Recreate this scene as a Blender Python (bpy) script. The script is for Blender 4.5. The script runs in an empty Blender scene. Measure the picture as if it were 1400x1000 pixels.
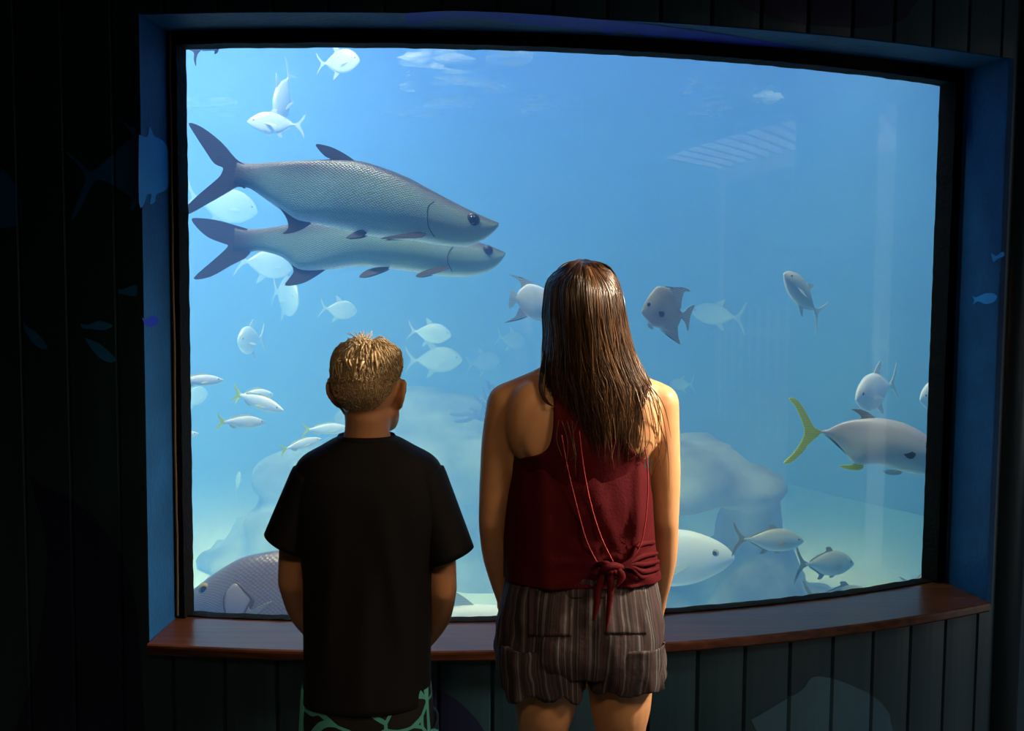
import bpy, bmesh, math, random
from mathutils import Vector, Matrix, noise
from math import sin, cos, pi, radians, atan2, sqrt

random.seed(11)
SC = bpy.context.scene
COL = SC.collection

# ---------------------------------------------------------------- camera
PITCH, ROLL, FPX = radians(4.358), radians(0.494), 1500.0
CAM = Vector((0, 0, 1.48))
M3 = (Matrix.Rotation(pi/2 - PITCH, 3, 'X') @ Matrix.Rotation(ROLL, 3, 'Z'))
cd = bpy.data.cameras.new('camera')
cam = bpy.data.objects.new('camera', cd)
COL.objects.link(cam)
cam.matrix_world = Matrix.Translation(CAM) @ M3.to_4x4()
cd.sensor_width = 36.0
cd.sensor_fit = 'HORIZONTAL'
cd.lens = FPX / 1400 * 36
cd.clip_start = 0.05
SC.camera = cam

def P(x, y, Y):
    """world point at depth Y seen at photo position x, y"""
    d = M3 @ Vector(((x - 700) / FPX, -(y - 500) / FPX, -1))
    return CAM + d * (Y / d.y)

AX, AY, RG, RW = -0.3685, 6.163, 3.293, 3.503      # tank axis, glass radius, wall radius
def arc(phi, R, z):
    return Vector((AX + R * sin(phi), AY - R * cos(phi), z))
def phi_of_x(X, R):
    return math.asin((X - AX) / R)
def hit(x, y, R):
    d = M3 @ Vector(((x - 700) / FPX, -(y - 500) / FPX, -1))
    A = d.x**2 + d.y**2; B = -2 * (d.x * AX + d.y * AY); C = AX**2 + AY**2 - R * R
    t = (-B - sqrt(max(0, B * B - 4 * A * C))) / (2 * A)
    return CAM + d * t

# ---------------------------------------------------------------- materials
def new_mat(name):
    m = bpy.data.materials.new(name); m.use_nodes = True
    nt = m.node_tree; nt.nodes.clear()
    out = nt.nodes.new('ShaderNodeOutputMaterial')
    return m, nt, out

def N(nt, typ, **kw):
    n = nt.nodes.new(typ)
    for k, v in kw.items():
        if k in n.inputs: n.inputs[k].default_value = v
        else: setattr(n, k, v)
    return n

def c4(c): return (c[0], c[1], c[2], 1.0)

def simple(name, col, rough=0.5, spec=0.5, metal=0.0, sub=0.0, subr=(0.1, 0.05, 0.03), bump=0.0, bscale=30.0, var=0.0, vscale=6.0, sheen=0.0, coat=0.0, trans=0.0):
    m, nt, out = new_mat(name)
    b = N(nt, 'ShaderNodeBsdfPrincipled')
    b.inputs['Base Color'].default_value = c4(col)
    b.inputs['Roughness'].default_value = rough
    b.inputs['Specular IOR Level'].default_value = spec
    b.inputs['Metallic'].default_value = metal
    if sheen: b.inputs['Sheen Weight'].default_value = sheen
    if coat: b.inputs['Coat Weight'].default_value = coat
    if sub:
        b.inputs['Subsurface Weight'].default_value = sub
        b.inputs['Subsurface Radius'].default_value = subr
        b.inputs['Subsurface Scale'].default_value = 0.05
    L = nt.links.new
    if bump or var:
        tc = N(nt, 'ShaderNodeTexCoord')
    if var:
        n = N(nt, 'ShaderNodeTexNoise', Scale=vscale, Detail=5.0)
        L(tc.outputs['Object'], n.inputs['Vector'])
        r = N(nt, 'ShaderNodeMapRange'); r.inputs['From Min'].default_value = .3; r.inputs['From Max'].default_value = .7
        r.inputs['To Min'].default_value = 1 - var; r.inputs['To Max'].default_value = 1 + var
        L(n.outputs['Fac'], r.inputs['Value'])
        mx = N(nt, 'ShaderNodeVectorMath', operation='SCALE'); mx.inputs[0].default_value = col
        L(r.outputs['Result'], mx.inputs['Scale'])
        L(mx.outputs['Vector'], b.inputs['Base Color'])
    if bump:
        n2 = N(nt, 'ShaderNodeTexNoise', Scale=bscale, Detail=6.0)
        L(tc.outputs['Object'], n2.inputs['Vector'])
        bp = N(nt, 'ShaderNodeBump', Strength=bump, Distance=0.01)
        L(n2.outputs['Fac'], bp.inputs['Height'])
        L(bp.outputs['Normal'], b.inputs['Normal'])
    if trans:
        t = N(nt, 'ShaderNodeBsdfTranslucent'); t.inputs['Color'].default_value = c4(col)
        mix = N(nt, 'ShaderNodeMixShader', Fac=trans)
        L(b.outputs[0], mix.inputs[1]); L(t.outputs[0], mix.inputs[2]); L(mix.outputs[0], out.inputs['Surface'])
    else:
        L(b.outputs[0], out.inputs['Surface'])
    return m

# ---------------------------------------------------------------- objects
def link(name, me, mat=None, parent=None):
    o = bpy.data.objects.new(name, me)
    COL.objects.link(o)
    if mat is not None:
        for m in (mat if isinstance(mat, (list, tuple)) else [mat]): me.materials.append(m)
    if parent is not None: o.parent = parent
    return o

def from_bm(name, bm, mat=None, parent=None, smooth=True, recalc=True):
    if recalc: bmesh.ops.recalc_face_normals(bm, faces=bm.faces[:])
    me = bpy.data.meshes.new(name)
    bm.to_mesh(me); bm.free()
    if smooth:
        for p in me.polygons: p.use_smooth = True
    return link(name, me, mat, parent)

def empty(name, loc, M=None):
    o = bpy.data.objects.new(name, None); COL.objects.link(o)
    o.empty_display_size = 0.05
    if M is not None: o.matrix_world = M
    else: o.location = loc
    return o

def tag(o, label=None, cat=None, group=None, kind=None):
    if label: o['label'] = label
    if cat: o['category'] = cat
    if group: o['group'] = group
    if kind: o['kind'] = kind
    return o

def box(bm, lo, hi):
    vs = [bm.verts.new((x, y, z)) for x in (lo[0], hi[0]) for y in (lo[1], hi[1]) for z in (lo[2], hi[2])]
    for f in ((0,1,3,2),(4,6,7,5),(0,4,5,1),(2,3,7,6),(0,2,6,4),(1,5,7,3)):
        bm.faces.new([vs[i] for i in f])

def cr(pts, n):
    """Catmull-Rom resampling of a list of tuples, n steps per span"""
    pts = [tuple(p) for p in pts]
    out = []
    k = len(pts[0])
    for i in range(len(pts) - 1):
        p0 = pts[max(i - 1, 0)]; p1 = pts[i]; p2 = pts[i + 1]; p3 = pts[min(i + 2, len(pts) - 1)]
        for j in range(n):
            t = j / n
            out.append(tuple(0.5 * (2*p1[c] + (p2[c]-p0[c])*t + (2*p0[c]-5*p1[c]+4*p2[c]-p3[c])*t*t + (-p0[c]+3*p1[c]-3*p2[c]+p3[c])*t**3) for c in range(k)))
    out.append(pts[-1])
    return out

def interp(tab, x):
    """piecewise linear on sorted [(x, v...)]"""
    if x <= tab[0][0]: return tab[0][1]
    for a, b in zip(tab, tab[1:]):
        if x <= b[0]:
            t = (x - a[0]) / max(1e-9, b[0] - a[0])
            return a[1] + (b[1] - a[1]) * t
    return tab[-1][1]

def smoothtab(tab, n=6):
    return sorted(cr(tab, n))

def rings(bm, rs, cap0=True, cap1=True, closed=True):
    """skin a list of rings of points"""
    R = [[bm.verts.new(p) for p in r] for r in rs]
    n = len(R[0])
    for a, b in zip(R, R[1:]):
        for i in range(n if closed else n - 1):
            j = (i + 1) % n
            bm.faces.new((a[i], a[j], b[j], b[i]))
    if closed and cap0: bm.faces.new(R[0][::-1])
    if closed and cap1: bm.faces.new(R[-1])
    return R

def tube(bm, pts, rad, seg=12, ref=(0, 0, 1), res=4, dome=True):
    """rounded tube along points; rad items are r or (ra, rb): ra across (along ref x tangent), rb along ref"""
    rr = [(r, r) if not isinstance(r, (tuple, list)) else tuple(r) for r in rad]
    q = cr([tuple(p) + r for p, r in zip(pts, rr)], res) if res > 1 else [tuple(p) + r for p, r in zip(pts, rr)]
    C = [Vector(p[:3]) for p in q]; RA = [p[3] for p in q]; RB = [p[4] for p in q]
    T = []
    for i in range(len(C)):
        t = C[min(i + 1, len(C) - 1)] - C[max(i - 1, 0)]
        T.append(t.normalized())
    rs = []
    ref = Vector(ref)
    def ring(c, t, a, b):
        u = ref.cross(t)
        if u.length < 1e-4: u = Vector((1, 0, 0)).cross(t)
        u.normalize(); v = t.cross(u)
        return [c + u * (a * cos(2*pi*k/seg)) + v * (b * sin(2*pi*k/seg)) for k in range(seg)]
    if dome:
        for s in (0.98, 0.8, 0.45):
            k = sqrt(max(0, 1 - s*s)); m = (RA[0] + RB[0]) / 2
            rs.append(ring(C[0] - T[0] * (m * s), T[0], RA[0]*k, RB[0]*k))
    for c, t, a, b in zip(C, T, RA, RB): rs.append(ring(c, t, a, b))
    if dome:
        for s in (0.45, 0.8, 0.98):
            k = sqrt(max(0, 1 - s*s)); m = (RA[-1] + RB[-1]) / 2
            rs.append(ring(C[-1] + T[-1] * (m * s), T[-1], RA[-1]*k, RB[-1]*k))
    return rings(bm, rs)

def ellipsoid(bm, c, r, M=None, u=20, v=12):
    mt = Matrix.Translation(Vector(c)) @ (M.to_4x4() if M is not None else Matrix.Identity(4)) @ Matrix.Diagonal((r[0], r[1], r[2], 1))
    bmesh.ops.create_uvsphere(bm, u_segments=u, v_segments=v, radius=1.0, matrix=mt)

def remeshed(bm, voxel, smooth_it=4, smooth_f=0.5):
    """union of closed shells -> one continuous skin (returns a mesh)"""
    me = bpy.data.meshes.new('tmp'); bm.to_mesh(me); bm.free()
    o = bpy.data.objects.new('tmp', me); COL.objects.link(o)
    r = o.modifiers.new('r', 'REMESH'); r.mode = 'VOXEL'; r.voxel_size = voxel
    if smooth_it:
        s = o.modifiers.new('s', 'SMOOTH'); s.factor = smooth_f; s.iterations = smooth_it
    dg = bpy.context.evaluated_depsgraph_get(); dg.update()
    ev = o.evaluated_get(dg)
    m2 = bpy.data.meshes.new_from_object(ev)
    bpy.data.objects.remove(o); bpy.data.meshes.remove(me)
    for p in m2.polygons: p.use_smooth = True
    return m2

def flat_fin(bm, outline, th=0.004, bend=None):
    """fin from an outline in the local x-z plane, thick at its middle, thin at the rim"""
    n = len(outline)
    cx = sum(p[0] for p in outline) / n; cz = sum(p[1] for p in outline) / n
    area = 0
    for i in range(n):
        a, b = outline[i], outline[(i+1) % n]
        area += a[0]*b[1] - b[0]*a[1]
    V = {}
    def y0(x, z): return bend(x, z) if bend else 0.0
    bm2 = bmesh.new()
    vs = [bm2.verts.new((p[0], 0, p[1])) for p in outline]
    f = bm2.faces.new(vs); f.normal_update()
    tri = bmesh.ops.triangulate(bm2, faces=[f], ngon_method='EAR_CLIP')
    bm2.verts.index_update()
    tris = [[v.index for v in t.verts] for t in bm2.faces]
    bm2.free()
    A = [bm.verts.new((p[0], y0(*p) - th*0.5, p[1])) for p in outline]
    B = [bm.verts.new((p[0], y0(*p) + th*0.5, p[1])) for p in outline]
    for t in tris:
        bm.faces.new([A[i] for i in t]); bm.faces.new([B[i] for i in reversed(t)])
    for i in range(n):
        j = (i + 1) % n
        bm.faces.new((A[i], A[j], B[j], B[i]))

def set_attr(me, name, vals):
    a = me.attributes.new(name, 'FLOAT', 'POINT')
    a.data.foreach_set('value', vals)
# ---------------------------------------------------------------- room shell
Z_SILL, Z_HEAD, Z_CEIL = 0.572, 2.118, 3.0
XL, XR = -0.907, 1.385            # opening at the wall face
XLi, XRi = -0.893, 1.318          # opening at the glass

def wall_material():
    m, nt, out = new_mat('wall_paint'); L = nt.links.new
    tc = N(nt, 'ShaderNodeTexCoord')
    b = N(nt, 'ShaderNodeBsdfPrincipled'); b.inputs['Roughness'].default_value = 0.38
    b.inputs['Specular IOR Level'].default_value = 0.5
    mp = N(nt, 'ShaderNodeMapping'); mp.inputs['Scale'].default_value = (9, 9, 0.5)
    n = N(nt, 'ShaderNodeTexNoise', Scale=2.0, Detail=6.0)
    L(tc.outputs['Object'], mp.inputs['Vector']); L(mp.outputs[0], n.inputs['Vector'])
    r = N(nt, 'ShaderNodeValToRGB')
    r.color_ramp.elements[0].position = .3; r.color_ramp.elements[0].color = (.008, .030, .046, 1)
    r.color_ramp.elements[1].position = .75; r.color_ramp.elements[1].color = (.014, .046, .066, 1)
    L(n.outputs['Fac'], r.inputs['Fac']); L(r.outputs[0], b.inputs['Base Color'])
    bp = N(nt, 'ShaderNodeBump', Strength=0.12, Distance=0.01)
    L(n.outputs['Fac'], bp.inputs['Height']); L(bp.outputs[0], b.inputs['Normal'])
    L(b.outputs[0], out.inputs['Surface'])
    return m
M_WALL = wall_material()

PITCH_W = radians(2.2)
def wall_r(phi, off=0.0):
    """wall radius with a vee groove between the vertical planks"""
    k = (phi / PITCH_W - 0.43) % 1.0
    d = min(k, 1 - k) * PITCH_W * RW
    g = max(0.0, 1 - d / 0.006)
    crown = 0.0035 * (1 - (2 * k - 1) ** 2)
    return RW - 0.009 * g + crown - 0.0035 + off

def front_wall():
    bm = bmesh.new()
    pl, pr = phi_of_x(XL, RW), phi_of_x(XR, RW)
    ph = set()
    lo, hi = radians(-64), radians(64)
    k = math.floor(lo / PITCH_W)
    while (k + 0.43) * PITCH_W < hi + PITCH_W:
        c = (k + 0.43) * PITCH_W
        for d in (-0.006, -0.003, 0, 0.003, 0.006): ph.add(round(c + d / RW, 6))
        for q in (.2, .4, .6, .8): ph.add(round(c + q * PITCH_W, 6))
        k += 1
    ph = sorted(p for p in ph if lo <= p <= hi and abs(p - pl) > 4e-4 and abs(p - pr) > 4e-4)
    ph = sorted(ph + [pl, pr])
    zs = [0.0, Z_SILL - 0.02, Z_HEAD, Z_CEIL + 0.06]
    V = {}
    def v(i, j):
        if (i, j) not in V: V[i, j] = bm.verts.new(arc(ph[i], wall_r(ph[i]), zs[j]))
        return V[i, j]
    for i in range(len(ph) - 1):
        mid = (ph[i] + ph[i+1]) / 2
        for j in range(3):
            if j == 1 and pl < mid < pr: continue
            bm.faces.new((v(i, j), v(i+1, j), v(i+1, j+1), v(i, j+1)))
    o = from_bm('wall_front', bm, M_WALL, smooth=False, recalc=False)
    tag(o, 'dark teal curved wall of vertical planks around the tank window', kind='structure')
    return o
wall_front = front_wall()

# the recess of the window: painted reveals, black gasket, acrylic pane, timber sill
win = empty('window_1', (AX, AY - RW, Z_SILL))
tag(win, 'wide curved viewing window into the tank with blue reveals and wooden sill', kind='structure')
bpy.context.view_layer.update()
WI = win.matrix_world.inverted()
def local(bm): bm.transform(WI)

M_BLUE = simple('reveal_paint', (.006, .050, .145), 0.6, 0.12, bump=0.25, bscale=60, var=0.15, vscale=9)
def reveal():
    bm = bmesh.new()
    th = 0.02
    for (xo, xi, s) in ((XL, XLi, -1), (XR, XRi, 1)):
        a = arc(phi_of_x(xo, RW), RW, 0); b = arc(phi_of_x(xi, RG - .05), RG - .05, 0)
        r = [(a.x, a.y), (b.x, b.y), (b.x + s*th, b.y), (a.x + s*th, a.y + .01)]
        rings(bm, [[(x, y, Z_SILL - .02) for x, y in r], [(x, y, Z_HEAD) for x, y in r]])
    # head
    n = 40
    pa = [phi_of_x(XL - .02, RW) + (phi_of_x(XR + .02, RW) - phi_of_x(XL - .02, RW)) * i / n for i in range(n + 1)]
    pb = [phi_of_x(XLi - .02, RG - .05) + (phi_of_x(XRi + .02, RG - .05) - phi_of_x(XLi - .02, RG - .05)) * i / n for i in range(n + 1)]
    rs = []
    for p, q in zip(pa, pb):
        rs.append([arc(p, RW - .0145, Z_HEAD), arc(q, RG - .05, Z_HEAD), arc(q, RG - .05, Z_HEAD + th), arc(p, RW - .0145, Z_HEAD + th)])
    rings(bm, rs)
    local(bm)
    return from_bm('reveal', bm, M_BLUE, win, smooth=False)
tag(reveal(), 'blue painted inside of the window recess')

M_BLACK = simple('gasket_rubber', (.0022, .0022, .0026), 0.8, 0.08, bump=0.3, bscale=80)
GX0, GX1, GZ0, GZ1 = -0.868, 1.290, Z_SILL, 2.083
def gasket():
    bm = bmesh.new()
    rng = random.Random(4)
    ra, rb = RG + .028, RG - .03
    n = 90
    pl, pr = phi_of_x(XLi - .004, RG), phi_of_x(XRi + .004, RG)
    top = []
    for i in range(n + 1):
        p = pl + (pr - pl) * i / n
        z0 = GZ1 + rng.uniform(-.0011, .0011) - .012 * max(0, (i / n - .55)) 
        top.append([arc(p, ra, z0), arc(p, ra, Z_HEAD + .002), arc(p, rb, Z_HEAD + .002), arc(p, rb, z0 - .001)])
    rings(bm, top)
    bot = []
    for i in range(n + 1):
        p = pl + (pr - pl) * i / n
        z0 = Z_SILL + .004 + rng.uniform(-.0014, .0014)
        bot.append([arc(p, RG + .012, Z_SILL - .01), arc(p, RG + .012, z0), arc(p, rb, z0), arc(p, rb, Z_SILL - .01)])
    rings(bm, bot)
    for (xa, xb) in ((XLi - .004, GX0), (GX1, XRi + .004)):
        rs = []
        m = 60
        for i in range(m + 1):
            z = Z_SILL + (Z_HEAD - Z_SILL) * i / m
            j = rng.uniform(-.0011, .0011)
            xa2 = xa + (j if xa == GX1 else 0); xb2 = xb + (j if xb == GX0 else 0)
            pa, pb = phi_of_x(xa2, RG), phi_of_x(xb2, RG)
            rs.append([arc(pa, ra, z), arc(pb, ra, z), arc(pb, rb, z), arc(pa, rb, z)])
        rings(bm, rs)
    local(bm)
    return from_bm('gasket', bm, M_BLACK, win, smooth=False)
tag(gasket(), 'black rubber sealing strip around the pane')

# a thin brass coloured cable run down the left gasket
def cable():
    bm = bmesh.new()
    rng = random.Random(2)
    pts = []
    for i in range(30):
        z = Z_HEAD - .01 - (Z_HEAD - Z_SILL - .02) * i / 29
        p = arc(phi_of_x(XLi + .009 + rng.uniform(-.0012, .0012), RG), RG + .032, z)
        pts.append(tuple(p))
    tube(bm, pts, [0.0035] * len(pts), seg=8, ref=(0, 1, 0), res=2)
    local(bm)
    return from_bm('cable', bm, simple('cable_sheath', (.06, .04, .018), 0.45, 0.4), win)
tag(cable(), 'thin brownish cable down the left edge')

def glass_mat():
    m, nt, out = new_mat('acrylic'); L = nt.links.new
    t = N(nt, 'ShaderNodeBsdfTransparent'); g = N(nt, 'ShaderNodeBsdfGlossy'); g.inputs['Roughness'].default_value = 0.0
    lw = N(nt, 'ShaderNodeLayerWeight', Blend=0.5)
    pw = N(nt, 'ShaderNodeMath', operation='POWER'); pw.inputs[1].default_value = 5.0
    mr = N(nt, 'ShaderNodeMapRange'); mr.inputs['To Min'].default_value = .04; mr.inputs['To Max'].default_value = .9
    L(lw.outputs['Facing'], pw.inputs[0]); L(pw.outputs[0], mr.inputs['Value'])
    ge = N(nt, 'ShaderNodeNewGeometry')
    iv = N(nt, 'ShaderNodeMath', operation='SUBTRACT'); iv.inputs[0].default_value = 1.0
    L(ge.outputs['Backfacing'], iv.inputs[1])
    f = N(nt, 'ShaderNodeMath', operation='MULTIPLY')
    L(mr.outputs[0], f.inputs[0]); L(iv.outputs[0], f.inputs[1])
    mx = N(nt, 'ShaderNodeMixShader')
    L(f.outputs[0], mx.inputs[0]); L(t.outputs[0], mx.inputs[1]); L(g.outputs[0], mx.inputs[2]); L(mx.outputs[0], out.inputs['Surface'])
    return m
def pane():
    bm = bmesh.new()
    n = 72; m = 2
    pl, pr = phi_of_x(XLi, RG), phi_of_x(XRi, RG)
    rs = []
    for i in range(n + 1):
        p = pl + (pr - pl) * i / n
        rs.append([arc(p, RG, Z_SILL - .005), arc(p, RG, Z_HEAD - .002), arc(p, RG - .025, Z_HEAD - .002), arc(p, RG - .025, Z_SILL - .005)])
    # front, back and rim are separate sheets so that the curved faces shade evenly
    for a, b in ((0, 1), (1, 2), (2, 3), (3, 0)):
        V = [(bm.verts.new(r[a]), bm.verts.new(r[b])) for r in rs]
        for p, q in zip(V, V[1:]): bm.faces.new((p[0], q[0], q[1], p[1]))
    for r in (rs[0][::-1], rs[-1]): bm.faces.new([bm.verts.new(p) for p in r])
    local(bm)
    return from_bm('pane', bm, glass_mat(), win, smooth=True, recalc=False)
pane()

def wood_mat():
    m, nt, out = new_mat('varnished_wood'); L = nt.links.new
    tc = N(nt, 'ShaderNodeTexCoord')
    mp = N(nt, 'ShaderNodeMapping'); mp.inputs['Scale'].default_value = (1.2, 22, 22)
    n = N(nt, 'ShaderNodeTexNoise', Scale=3.0, Detail=8.0, Distortion=0.6)
    L(tc.outputs['Object'], mp.inputs[0]); L(mp.outputs[0], n.inputs['Vector'])
    r = N(nt, 'ShaderNodeValToRGB')
    r.color_ramp.elements[0].position = .32; r.color_ramp.elements[0].color = (.028, .009, .004, 1)
    r.color_ramp.elements[1].position = .72; r.color_ramp.elements[1].color = (.095, .032, .014, 1)
    b = N(nt, 'ShaderNodeBsdfPrincipled')
    b.inputs['Roughness'].default_value = 0.3
    b.inputs['Specular IOR Level'].default_value = 0.3; b.inputs['Coat Weight'].default_value = 0.12; b.inputs['Coat Roughness'].default_value = 0.16
    L(n.outputs['Fac'], r.inputs[0]); L(r.outputs[0], b.inputs['Base Color'])
    bp = N(nt, 'ShaderNodeBump', Strength=0.08, Distance=0.004); L(n.outputs['Fac'], bp.inputs['Height']); L(bp.outputs[0], b.inputs['Normal'])
    L(b.outputs[0], out.inputs['Surface'])
    return m
M_WOOD = wood_mat()
def sill():
    bm = bmesh.new()
    n = 80
    rs = []
    x0, x1 = XL + .003, XR - .004
    for i in range(n + 1):
        u = i / n
        pf = phi_of_x(x0, RW + .03) + (phi_of_x(x1, RW + .03) - phi_of_x(x0, RW + .03)) * u
        pb = phi_of_x(XLi, RG - .02) + (phi_of_x(XRi, RG - .02) - phi_of_x(XLi, RG - .02)) * u
        z0, z1 = Z_SILL - .027, Z_SILL
        rs.append([arc(pb, RG + .002, z1), arc(pf, RW + .024, z1), arc(pf, RW + .029, z1 - .003), arc(pf, RW + .030, z1 - .008),
                   arc(pf, RW + .030, z0 + .005), arc(pf, RW + .026, z0), arc(pb, RG + .002, z0)])
    rings(bm, rs)
    local(bm)
    o = from_bm('window_sill', bm, M_WOOD, win, smooth=False)
    return o
tag(sill(), 'varnished reddish brown wooden shelf along the window')

# rest of the room behind and beside the camera
M_DARK = simple('room_paint', (.03, .035, .04), 0.7, 0.3)
def slab(name, lo, hi, m, label=None):
    bm = bmesh.new(); box(bm, lo, hi)
    o = from_bm(name, bm, m, smooth=False); tag(o, label, kind='structure'); return o
XA, XB, YB = -3.45, 2.75, -3.2
slab('wall_left', (XA - .1, YB, 0), (XA, 4.6, Z_CEIL), M_DARK, 'dark side wall')
def deck(name, z0, z1, m, label):
    bm = bmesh.new()
    n = 48
    lo, hi = radians(-64), radians(64)
    rs = []
    for i in range(n + 1):
        p = lo + (hi - lo) * i / n
        a = arc(p, RW - .03, 0)
        rs.append([(a.x, a.y, z0), (a.x, YB - .1, z0), (a.x, YB - .1, z1), (a.x, a.y, z1)])
    rings(bm, rs)
    return tag(from_bm(name, bm, m, smooth=False), label, kind='structure')
deck('ceiling', Z_CEIL, Z_CEIL + .1, M_DARK, 'dark ceiling of the viewing room')
deck('floor', -.1, 0, simple('floor_concrete', (.06, .06, .062), 0.5, 0.4, bump=.2, bscale=20, var=.2), 'dark concrete floor')
# right wall with a doorway to the daylight
GAPS, DZ = ((-0.5, 1.70), (2.48, 3.02)), 2.30
def wall_right():
    bm = bmesh.new()
    ys = [YB] + [y for g in GAPS for y in g] + [4.55]
    for i in range(0, len(ys), 2): box(bm, (XB, ys[i], 0), (XB + .12, ys[i+1], Z_CEIL))
    for g in GAPS: box(bm, (XB, g[0], DZ), (XB + .12, g[1], Z_CEIL))
    return tag(from_bm('wall_right', bm, M_DARK, smooth=False), 'dark side wall with two open doorways', kind='structure')
wall_right()
# the yard outside the doorways, seen only as a faint reflection in the pane
slab('ground_yard', (XB + .12, -6, -.1), (XB + 9, 7, 0), simple('yard_paving', (.16, .15, .14), .8), 'paved yard outside')
M_FENCE = simple('fence_wood', (.55, .50, .45), .8)
def fence():
    r = empty('picket_fence', (XB + 4.2, 0, 0))
    for i in range(25):
        bm = bmesh.new(); y = -3.5 + i * .30
        rings(bm, [[(0, y, z), (.03, y, z), (.03, y + .11, z), (0, y + .11, z)] for z in (0, 1.25)]); 
        bm.verts.ensure_lookup_table()
        o = from_bm('picket', bm, M_FENCE, r, smooth=False)
    bm = bmesh.new(); box(bm, (.03, -3.6, .3), (.07, 4.1, .38)); box(bm, (.03, -3.6, .95), (.07, 4.1, 1.03)); from_bm('rail', bm, M_FENCE, r, smooth=False)
    tag(r, 'picket fence in the yard, reflected faintly in the glass', 'fence')
fence()
def pergola():
    r = empty('pergola', (XB + 2.2, 0, 0))
    for i in range(19):
        bm = bmesh.new(); y = -4 + i * .42
        box(bm, (-2.0, y, 2.75), (2.2, y + .10, 2.81)); from_bm('slat', bm, M_FENCE, r, smooth=False)
    bm = bmesh.new(); box(bm, (2.1, -4, 2.6), (2.22, 3.9, 2.75)); from_bm('beam', bm, M_FENCE, r, smooth=False)
    for y in (-3.9, -.4, 3.8):
        bm = bmesh.new(); box(bm, (2.1, y, 0), (2.22, y + .12, 2.6)); from_bm('post', bm, M_FENCE, r, smooth=False)
    tag(r, 'slatted timber pergola over the yard, reflected faintly in the glass', 'pergola')
pergola()
slab('wall_rear', (XA, YB - .1, 0), (XB, YB, Z_CEIL), M_DARK, 'dark rear wall')
# ---------------------------------------------------------------- painted sea life on the wall and in the window recess
M_PAINT_LIGHT = simple('mural_light_blue', (.018, .17, .44), 0.6, 0.12, var=.12)
M_PAINT_TEAL = simple('mural_teal', (.035, .10, .15), 0.5, 0.4, var=.12)
M_PAINT_NAVY = simple('mural_navy', (.004, .008, .04), 0.5, 0.4, var=.12)
M_PAINT_VIOLET = simple('mural_violet_blue', (.008, .018, .26), 0.6, 0.12, var=.12)

def painted(name, px, mat, where, parent, label):
    """a flat coat of paint with the outline px, lying on the wall or on a face of the recess"""
    pts = cr(px + [px[0]], 3)[:-1]
    bm = bmesh.new()
    if where == 'wall':
        q = [hit(x, y, RW) for x, y in pts]
        vs = [bm.verts.new((math.asin((h.x - AX) / RW) * RW, h.z, 0)) for h in q]
    else:
        vs = [bm.verts.new((x, y, 0)) for x, y in pts]
    f = bm.faces.new(vs); f.normal_update()
    bmesh.ops.triangulate(bm, faces=[f], ngon_method='EAR_CLIP')
    if where == 'wall':
        xs = [v.co.x for v in bm.verts]; x0, x1 = min(xs), max(xs)
        k = math.floor(x0 / RW / PITCH_W) - 1
        while (k * PITCH_W) * RW < x1 + .2:
            for dx in (-.006, -.003, 0, .003, .006) + tuple(PITCH_W * RW * f for f in (.2, .4, .6, .8)):
                x = (k + .43) * PITCH_W * RW + dx
                if x0 < x < x1:
                    bmesh.ops.bisect_plane(bm, geom=bm.verts[:] + bm.edges[:] + bm.faces[:], plane_co=(x, 0, 0), plane_no=(1, 0, 0))
            k += 1
    for _ in range(0 if where == 'wall' else 5):
        es = [e for e in bm.edges if e.calc_length() > 9]
        if not es: break
        bmesh.ops.subdivide_edges(bm, edges=es, cuts=1, use_grid_fill=False)
        bmesh.ops.triangulate(bm, faces=bm.faces[:])
    for v in bm.verts:
        x, y = v.co.x, v.co.y
        d = M3 @ Vector(((x - 700) / FPX, -(y - 500) / FPX, -1))
        if where == 'wall':
            v.co = arc(x / RW, wall_r(x / RW) + .0012, y)
        elif where == 'head':
            t = (Z_HEAD - .0015 - CAM.z) / d.z; v.co = CAM + d * t
        else:
            a = arc(phi_of_x(XL if where == 'left' else XR, RW), RW, 0); b = arc(phi_of_x(XLi if where == 'left' else XRi, RG - .05), RG - .05, 0)
            n = Vector((b.y - a.y, -(b.x - a.x), 0)).normalized()
            if (n.x < 0) == (where == 'left'): n = -n
            q = a + n * .0015
            v.co = CAM + d * ((q - CAM).dot(n) / d.dot(n))
    bmesh.ops.recalc_face_normals(bm, faces=bm.faces[:])
    bm.transform(parent.matrix_world.inverted())
    o = from_bm(name, bm, mat, parent, smooth=False, recalc=False)
    o['label'] = label
    return o
bpy.context.view_layer.update()
W = wall_front
painted('painted_fish', [(78,199),(100,213),(118,230),(127,234),(150,214),(172,194),(182,187),(175,176),(163,164),(177,172),(187,182),(187,230),(187,280),(178,287),(180,272),(160,257),(140,247),(130,249),(119,268),(109,288),(97,302),(104,280),(112,260),(117,243),(103,222)], M_PAINT_LIGHT, 'wall', W, 'tail half of a light blue painted fish')
painted('painted_fish', [(-20,225),(5,232),(20,252),(29,275),(30,295),(24,308),(5,312),(-20,312)], M_PAINT_LIGHT, 'wall', W, 'light blue painted fish at the left edge')
painted('painted_fish', [(158,390),(165,396),(175,393),(187,390),(187,404),(181,405),(170,403),(163,402),(160,407)], M_PAINT_LIGHT, 'wall', W, 'tiny light blue painted fish')
painted('painted_fish', [(110,443),(122,444),(135,439),(150,443),(153,447),(140,452),(125,450),(113,449)], M_PAINT_LIGHT, 'wall', W, 'tiny light blue painted fish')
painted('painted_fish', [(116,462),(122,464),(136,470),(150,482),(158,492),(150,496),(137,490),(126,478)], M_PAINT_LIGHT, 'wall', W, 'small diagonal light blue painted fish')
painted('painted_fish', [(31,437),(36,446),(48,453),(60,466),(65,477),(52,475),(40,462),(33,450)], M_PAINT_LIGHT, 'wall', W, 'small diagonal light blue painted fish')
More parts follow.
